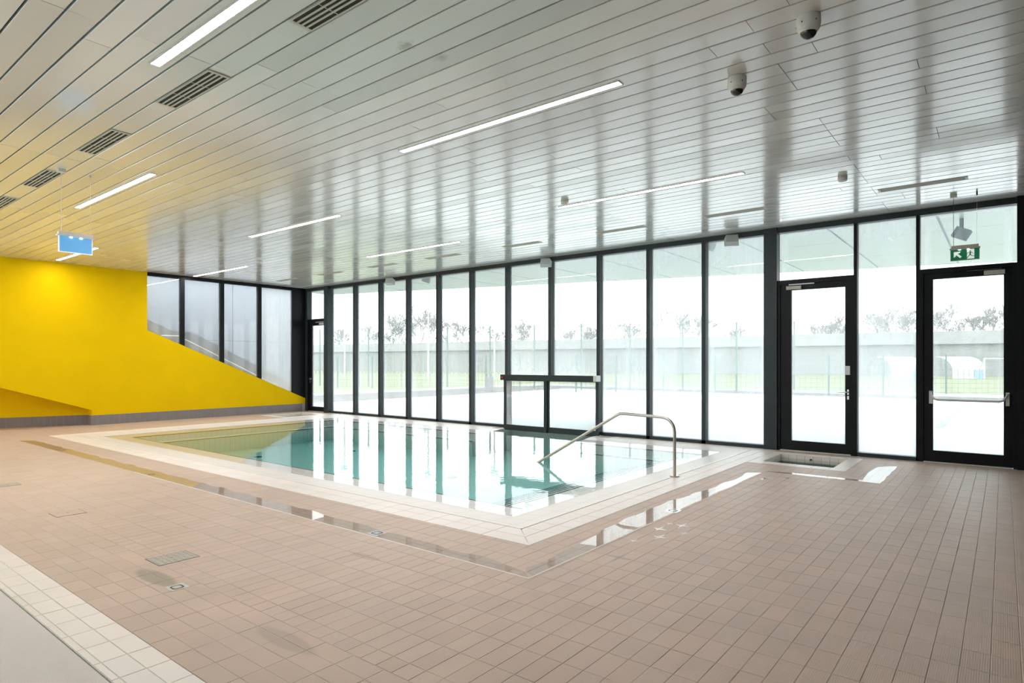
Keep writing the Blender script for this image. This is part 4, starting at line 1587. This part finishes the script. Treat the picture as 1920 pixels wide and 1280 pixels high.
def cover(x0, x1, y0, y1, label, studs, m):
    t = thing('access_cover', ((x0 + x1) / 2, (y0 + y1) / 2, 0), label, 'cover', 'square access covers in the deck')
    B(x0 - 0.005, y0 - 0.005, -0.004, x1 + 0.005, y1 + 0.005, 0.0012).build('dark_joint', M_dot, t)
    n_ = 8
    w = (x1 - x0) / n_
    h = (y1 - y0) / 7
    if studs:
        B(x0, y0, 0.0, x1, y1, 0.002).build('plate', m, t)
        me = B(-w * 0.22, -h * 0.22, 0, w * 0.22, h * 0.22, 0.003).mesh('stud', M_ventframe)
        for i in range(n_):
            for j in range(7):
                part('stud', me, t, (x0 + w * (i + 0.5), y0 + h * (j + 0.5), 0.0018))
    else:
        B(x0, y0, 0.0, x1, y1, 0.0015).build('plate', M_grout, t)
        me = B(0.002, 0.002, 0, 0.122 * 0.5 - 0.002, (y1 - y0) - 0.002, 0.002).mesh('inlay_tile', M_deck)
        nn = max(2, int((x1 - x0) / 0.061))
        me = B(-(x1 - x0) / nn / 2 + 0.002, -(y1 - y0) / 2 + 0.002, 0, (x1 - x0) / nn / 2 - 0.002, (y1 - y0) / 2 - 0.002, 0.002).mesh('inlay_tile', m)
        for i in range(nn):
            part('inlay_tile', me, t, (x0 + (x1 - x0) / nn * (i + 0.5), (y0 + y1) / 2, 0.001))
    B((x0 + x1) / 2 - 0.012, (y0 + y1) / 2 - 0.008, 0.002, (x0 + x1) / 2 + 0.012, (y0 + y1) / 2 + 0.008, 0.0032).build('lifting_slot', M_dot, t)


M_coverplate = mat('cover_plate', (0.40, 0.34, 0.29), 0.5)
cover(-5.375, -5.11, 2.06, 2.36, 'studded metal access cover beside the floor drain at lower left', True, M_coverplate)
cover(-7.80, -7.54, 2.06, 2.32, 'tile inlaid access cover in the middle of the left deck', False, M_deck)
cover(-10.2, -9.94, 2.10, 2.33, 'slatted access cover cut by the left edge of the picture', False, M_coverplate)


def drain(x, y, label, s=0.06):
    t = thing('floor_drain', (x, y, 0), label, 'drain', 'small square floor drains')
    B(x - s, y - s, -0.004, x + s, y + s, 0.0016).build('plate', M_chrome, t)
    g = MB()
    n_ = 22
    ringo = [(x + 0.66 * s * math.copysign(abs(math.cos(a)) ** 0.5, math.cos(a)), y + 0.66 * s * math.copysign(abs(math.sin(a)) ** 0.5, math.sin(a)), 0.0018) for a in [2 * math.pi * k / n_ for k in range(n_)]]
    ringi = [(x + (p[0] - x) * 0.72, y + (p[1] - y) * 0.72, 0.0018) for p in ringo]
    top = [(p[0], p[1], 0.0026) for p in ringo] + [(p[0], p[1], 0.0026) for p in ringi]
    g.add(top + ringo + ringi, [(k, (k + 1) % n_, n_ + (k + 1) % n_, n_ + k) for k in range(n_)] +
          [((k + 1) % n_, k, 2 * n_ + k, 2 * n_ + (k + 1) % n_) for k in range(n_)])
    g.build('slot_ring', M_dot, t)


drain(-4.53, 1.94, 'square metal floor drain beside a dark damp stain')
drain(*gp(707, 999)[:2], 'floor drain under the puddle in front of the pool', 0.07)
drain(*gp(1262, 957)[:2], 'floor drain under the bright puddle right of the pool', 0.07)
drain(*gp(284, 889)[:2], 'floor drain under the yellowish puddle at left', 0.06)

# ------------------------------------------------------------------ puddles


def noisy(n_, amp, seed):
    r = random.Random(seed)
    ph = [(r.uniform(0, 6.28), r.uniform(0.6, 6.0), r.uniform(0.3, 1)) for _ in range(7)]
    return lambda s: amp * sum(w * math.sin(f * s * 2.2 + p) for p, f, w in ph) / 2.2


def strip_puddle(name_label, axis, a, b, fixed, inner, seed, amp, taper=0.25, ends=(1, 1), into=None):
    """long puddle: one straight edge at `fixed`, the other wandering about `inner`(s)"""
    f = noisy(0, amp, seed)
    fo = noisy(0, 0.008, seed + 5)
    n_ = int(abs(b - a) / 0.06)
    up, lo = [], []
    for i in range(n_ + 1):
        s = a + (b - a) * i / n_
        e = min(1, min(abs(s - a) if ends[0] else 9, abs(b - s) if ends[1] else 9) / taper)
        e = math.sqrt(max(0.0001, e))
        wv = fixed + (inner(s) + f(s) - fixed) * e
        up.append((s, wv))
        lo.append((s, fixed + fo(s)))
    mb = into or MB()
    z0, z1 = 0.0012, 0.0022
    for i in range(n_):
        q = [lo[i], lo[i + 1], up[i + 1], up[i]]
        if axis == 'y':
            q = [(p[1], p[0]) for p in q]
        # wound upward
        area = sum(q[k][0] * q[(k + 1) % 4][1] - q[(k + 1) % 4][0] * q[k][1] for k in range(4))
        if area < 0:
            q.reverse()
        mb.add([(x, y, z1) for x, y in q], [(0, 1, 2, 3)])
    if name_label is None:
        return mb
    o = mb.build('puddle', M_puddle, loc=((a + b) / 2 if axis == 'x' else fixed, fixed if axis == 'x' else (a + b) / 2, 0.001))
    tag(o, name_label, 'puddle', 'puddles on the deck')
    return o


strip_puddle('long narrow puddle on the deck in front of the pool', 'x', -15.6, -2.72, 3.62,
             lambda s: 3.83 if s < -6.0 else 3.83 - 0.08 * (s + 6) / 3.2, 3, 0.022)
strip_puddle('bright puddle on the deck along the right side of the pool', 'y', 3.66, 9.15, -2.715,
             lambda s: -2.90 - 0.05 * math.sin(s * 1.3) - (0.03 if 5 < s < 7 else 0), 11, 0.018, 0.12)
lp = strip_puddle(None, 'x', -2.72, -1.262, 9.30, lambda s: 9.43, 21, 0.008, 0.35, (1, 0))
strip_puddle('bright angled puddle on the deck beside the foot basin', 'y', 9.43, 11.0, -1.26, lambda s: -1.46 - 0.06 * math.sin((s - 9.3) * 1.9), 31, 0.018, 0.25, (0, 1), into=lp)
wj = MB()
for (u, v, s) in ((1160, 1052, 0.11), (1275, 990, 0.07), (1262, 1003, 0.05), (1240, 1011, 0.08), (1187, 1021, 0.05), (1262, 985, 0.05), (1232, 995, 0.08), (1430, 900, 0.08), (1445, 896, 0.07), (1484, 897, 0.05)):
    x, y, _ = gp(u, v)
    x = 0.072 + round((x - 0.072) / 0.125) * 0.125
    y = 2.2 + round((y - 2.2) / 0.25) * 0.25
    pts8 = []
    for k in range(8):
        a = k * math.pi / 4
        r = 1.35 * s * (1.0 if k % 2 == 0 else 0.22)
        pts8.append((x + r * math.cos(a) * 0.8, y + r * math.sin(a) * 1.2, 0.0016))
    wj.add(pts8, [tuple(range(8))])
o = wj.build('wet_joints', M_puddle, loc=(-2.3, 5.2, 0.001))
tag(o, 'star shaped drops of water standing in the tile joints', 'water', kind='stuff')

# ================================================================== OUTDOORS, FAR
# long road wall
rw = thing('road_wall', (-40, 85, 0), 'long pale concrete road wall across the background', 'wall', kind='structure')
A0, A1 = Vector((-130, 74, 0)), Vector((60, 99, 0))
dirw = (A1 - A0).normalized()
nrmw = Vector((-dirw.y, dirw.x, 0))


def wallslab(z0, z1, th, off):
    p = [A0 + nrmw * off, A1 + nrmw * off, A1 + nrmw * (off + th), A0 + nrmw * (off + th)]
    return MB().prism([(q.x, q.y, z0) for q in p], (0, 0, z1 - z0))


wallslab(3.9, 5.4, 0.4, 0).build('parapet', M_conc_l, rw)
wallslab(0, 3.9, 0.6, 0.5).build('embankment', M_conc, rw)
# upright board fence in front of it
bf = thing('board_fence', (-60, 60, 0), 'low pale picket fence in front of the road wall', 'fence')
for i in range(90):
    t = i / 90
    p = Vector((-95, 52, 0)).lerp(Vector((-38, 74, 0)), t)
    hh = 2.0 + R.uniform(-0.15, 0.15)
    B(p.x - 0.12, p.y - 0.03, 0.05, p.x + 0.12, p.y + 0.03, hh).build('picket', M_slate, bf)


def tree_mesh(seed, H):
    r = random.Random(seed)
    mb = MB()

    def grow(p, d, L, rad, lev):
        pts = [p]
        q = p
        dd = d
        for k in range(3):
            dd = (dd + Vector((r.uniform(-1, 1), r.uniform(-1, 1), r.uniform(-0.4, 0.8))) * 0.16).normalized()
            q = q + dd * (L / 3)
            pts.append(q)
        rad = max(rad, 0.05)
        mb.tube(pts, rad, 4 if lev < 2 else 3, r2=max(rad * 0.6, 0.045), cap=False)
        if lev >= 6:
            return
        n_ = r.choice([2, 3, 3]) if lev else 4
        for k in range(n_):
            ax_ = Vector((r.uniform(-1, 1), r.uniform(-1, 1), r.uniform(-0.2, 0.5))).normalized()
            nd = (dd * r.uniform(0.75, 1.1) + ax_ * r.uniform(0.5, 0.95)).normalized()
            nd.z = max(nd.z, -0.05)
            grow(pts[r.choice([2, 3, 3])], nd, L * r.uniform(0.62, 0.82), rad * 0.64, lev + 1)
    grow(Vector((0, 0, 0)), Vector((0, 0, 1)), H * 0.26, H * 0.015, 0)
    return mb.mesh('branches', M_bark)


tmes = [tree_mesh(s, 12) for s in (1, 2, 3, 4)]


def at(u, v_base_dist):
    t = (u - 960) / F_PX
    return Vector((v_base_dist * (-S + C_ * t), v_base_dist * (C_ + S * t), 0))


tree_spots = [
    (640, 138, 11, 'bare tree seen through the pane beside the far corner column'),
    (690, 148, 12, 'low bare tree seen through the second narrow pane'),
    (745, 132, 13, 'bare tree left of the tallest one, seen through the third narrow pane'),
    (782, 124, 16, 'tallest bare tree in the misty background, behind the fourth narrow pane'),
    (850, 150, 14, 'bare tree seen through the fifth narrow pane'),
    (915, 138, 11.5, 'bare tree seen through the pane left of the sliding door'),
    (995, 128, 12, 'bare tree seen above the left half of the sliding door'),
    (1080, 116, 11, 'bare tree seen above the right half of the sliding door'),
    (1165, 112, 10.5, 'faint bare tree seen through the pane right of the sliding door'),
    (1272, 104, 12, 'round crowned bare tree seen above the handrail'),
    (1395, 118, 10, 'faint bare tree left of the wide dark column'),
    (1545, 106, 12, 'bare tree seen through the lever handle door'),
    (1635, 118, 13, 'bare tree at the left of the fogged pane between the two doors'),
    (1692, 100, 12, 'bare tree at the right of the fogged pane between the two doors'),
    (1775, 114, 14, 'left bare tree seen through the exit door'),
    (1850, 97, 13, 'right bare tree seen through the exit door')]
for i, (u, d, H, lab) in enumerate(tree_spots):
    p = at(u, d)
    t = thing('bare_tree', p, lab, 'tree', 'bare trees behind the road wall')
    o = part('branches', tmes[i % 4], t, p, rot=(0, 0, i * 1.3), scale=(H / 11, H / 11, H / 11))

# fences on the lawn edge
def fence(pts, h, label, wires):
    t = thing('wire_fence', (*pts[0][:2], 0), label, 'fence', 'wire fences round the terrace')
    for p in pts:
        B(p[0] - 0.035, p[1] - 0.035, 0, p[0] + 0.035, p[1] + 0.035, h).build('post', M_post, t)
    mb = MB()
    for p, q in zip(pts[:-1], pts[1:]):
        P, Q = Vector(p), Vector(q)
        n_ = max(2, int((Q - P).length / 0.25))
        for k in range(n_ + 1):
            a = P.lerp(Q, k / n_)
            mb.box(a.x - 0.004, a.y - 0.004, 0.1, a.x + 0.004, a.y + 0.004, h - 0.05)
        for k in range(wires):
            z = 0.15 + (h - 0.25) * k / (wires - 1)
            mb.tube([(P.x, P.y, z), (Q.x, Q.y, z)], 0.005, 4, cap=False)
    o = mb.build('wire_mesh', M_post, t)
    o['kind'] = 'stuff'


fence([(*gp(633, 729)[:2], 0), (*gp(698, 729)[:2], 0), (*gp(768, 729.5)[:2], 0), (*gp(838, 730)[:2], 0), (*gp(911, 732)[:2], 0), (*gp(975, 735)[:2], 0)], 2.0, 'low wire fence with green posts beyond the narrow panes', 9)
fence([(*gp(600, 724)[:2], 0), (*gp(691, 726)[:2], 0), (*gp(839, 727)[:2], 0), (*gp(919, 728)[:2], 0), (*gp(1002, 729)[:2], 0), (*gp(1090, 730)[:2], 0)], 3.9, 'tall wire fence with high green posts behind the low fence', 12)
fence([(*gp(1080, 735)[:2], 0), (*gp(1155, 735)[:2], 0), (*gp(1244, 736)[:2], 0), (*gp(1340, 737)[:2], 0), (*gp(1447, 738)[:2], 0), (*gp(1554, 740)[:2], 0), (*gp(1656, 741)[:2], 0), (*gp(1774, 741)[:2], 0), (*gp(1910, 742)[:2], 0)], 2.0, 'low wire fence beyond the doors and wide panes', 9)
fence([(*gp(1090, 731)[:2], 0), (*gp(1181, 731)[:2], 0), (*gp(1280, 732)[:2], 0), (*gp(1381, 733)[:2], 0), (*gp(1489, 734)[:2], 0)], 3.9, 'tall wire fence beyond the wide panes', 12)

# mast lights
for u, d, lab in ((803, 60, 'tall slim white mast far outside behind the fourth narrow pane'), (927, 62, 'tall slim white mast far outside left of the sliding door'), (646, 64, 'tall slim white mast far outside by the corner door')):
    p = at(u, d)
    t = thing('floodlight_mast', p, lab, 'mast', 'white masts on the field')
    MB().tube([(p.x, p.y, 0), (p.x, p.y, 9.0)], 0.09, 8, r2=0.05).build('pole', M_tarp, t)
    B(p.x - 0.4, p.y - 0.1, 9.0, p.x + 0.4, p.y + 0.1, 9.35).build('lamp_bar', M_greypl, t)

# litter bin
p = gp(917, 733)
bn = thing('litter_bin', p, 'dark litter bin with lid on two posts outside left of the sliding door', 'bin')
B(p[0] - 0.17, p[1] - 0.17, 0.0, p[0] + 0.17, p[1] + 0.17, 0.8).build('body', M_bin, bn)
B(p[0] - 0.2, p[1] - 0.2, 1.0, p[0] + 0.2, p[1] + 0.2, 1.05).build('lid', M_bin, bn)
for s in (-1, 1):
    B(p[0] + s * 0.15 - 0.02, p[1] - 0.02, 0.8, p[0] + s * 0.15 + 0.02, p[1] + 0.02, 1.0).build('post', M_bin, bn)

# arched shelter and goal on the field
for u, lab in ((1800, 'white arched shelter with boarded front on the field behind the exit door'), (1688, 'white arched shelter on the field behind the fogged pane')):
    p = at(u, 62)
    sh = thing('arched_shelter', p, lab, 'shelter', 'arched shelters on the field')
    mb = MB()
    n_ = 12
    w, dp = 3.2, 2.4
    dirx = Vector((C_, S, 0))
    diry = Vector((-S, C_, 0))
    arc = []
    for k in range(n_ + 1):
        a = math.pi * k / n_ / 2
        arc.append((-dp / 2 + dp * math.sin(a), 0.9 + 1.35 * math.cos(a)))
    arc.reverse()
    vs_, fs = [], []
    for (yy, zz) in arc:
        for s in (-1, 1):
            q = p + dirx * (s * w / 2) + diry * (dp / 2 - (yy + dp / 2))
            vs_.append((q.x, q.y, zz))
    for k in range(n_):
        fs.append((2 * k, 2 * k + 1, 2 * k + 3, 2 * k + 2))
    mb.add(vs_, fs)
    o = mb.build('roof', M_tarp, sh)
    md = o.modifiers.new('thick', 'SOLIDIFY')
    md.thickness = 0.05
    for k in range(6):
        a = p + dirx * (-w / 2 + w * k / 6 + 0.03) - diry * (dp / 2)
        b_ = p + dirx * (-w / 2 + w * (k + 1) / 6 - 0.03) - diry * (dp / 2)
        MB().prism([(a.x, a.y, 0), (b_.x, b_.y, 0), (b_.x, b_.y, 0.95), (a.x, a.y, 0.95)], tuple(diry * 0.05)).build('board', M_tarp if k < 4 else M_bluepl, sh)
p = at(1868, 58)
go = thing('football_goal', p, 'white football goal frame on the field behind the exit door', 'goal')
dirx = Vector((C_, S, 0))
diry = Vector((-S, C_, 0))
a, b_ = p - dirx * 1.1, p + dirx * 1.9
MB().tube([(a.x, a.y, 0), (a.x, a.y, 2.05)], 0.06, 8).build('post', M_tarp, go)
MB().tube([(b_.x, b_.y, 0), (b_.x, b_.y, 2.05)], 0.06, 8).build('post', M_tarp, go)
MB().tube([(a.x, a.y, 2.0), (b_.x, b_.y, 2.0)], 0.06, 8).build('crossbar', M_tarp, go)
for q in (a, b_):
    e_ = q + diry * 1.2
    MB().tube([(q.x, q.y, 2.0), (e_.x, e_.y, 0.05)], 0.04, 6).build('stay', M_tarp, go)
# drain channel in the terrace
dc = B(-1.36, 18.6, -0.035, -1.16, 26.6, -0.026).build('drain_channel', M_bin)
tag(dc, 'dark drain channel in the paving behind the exit door', 'drain')
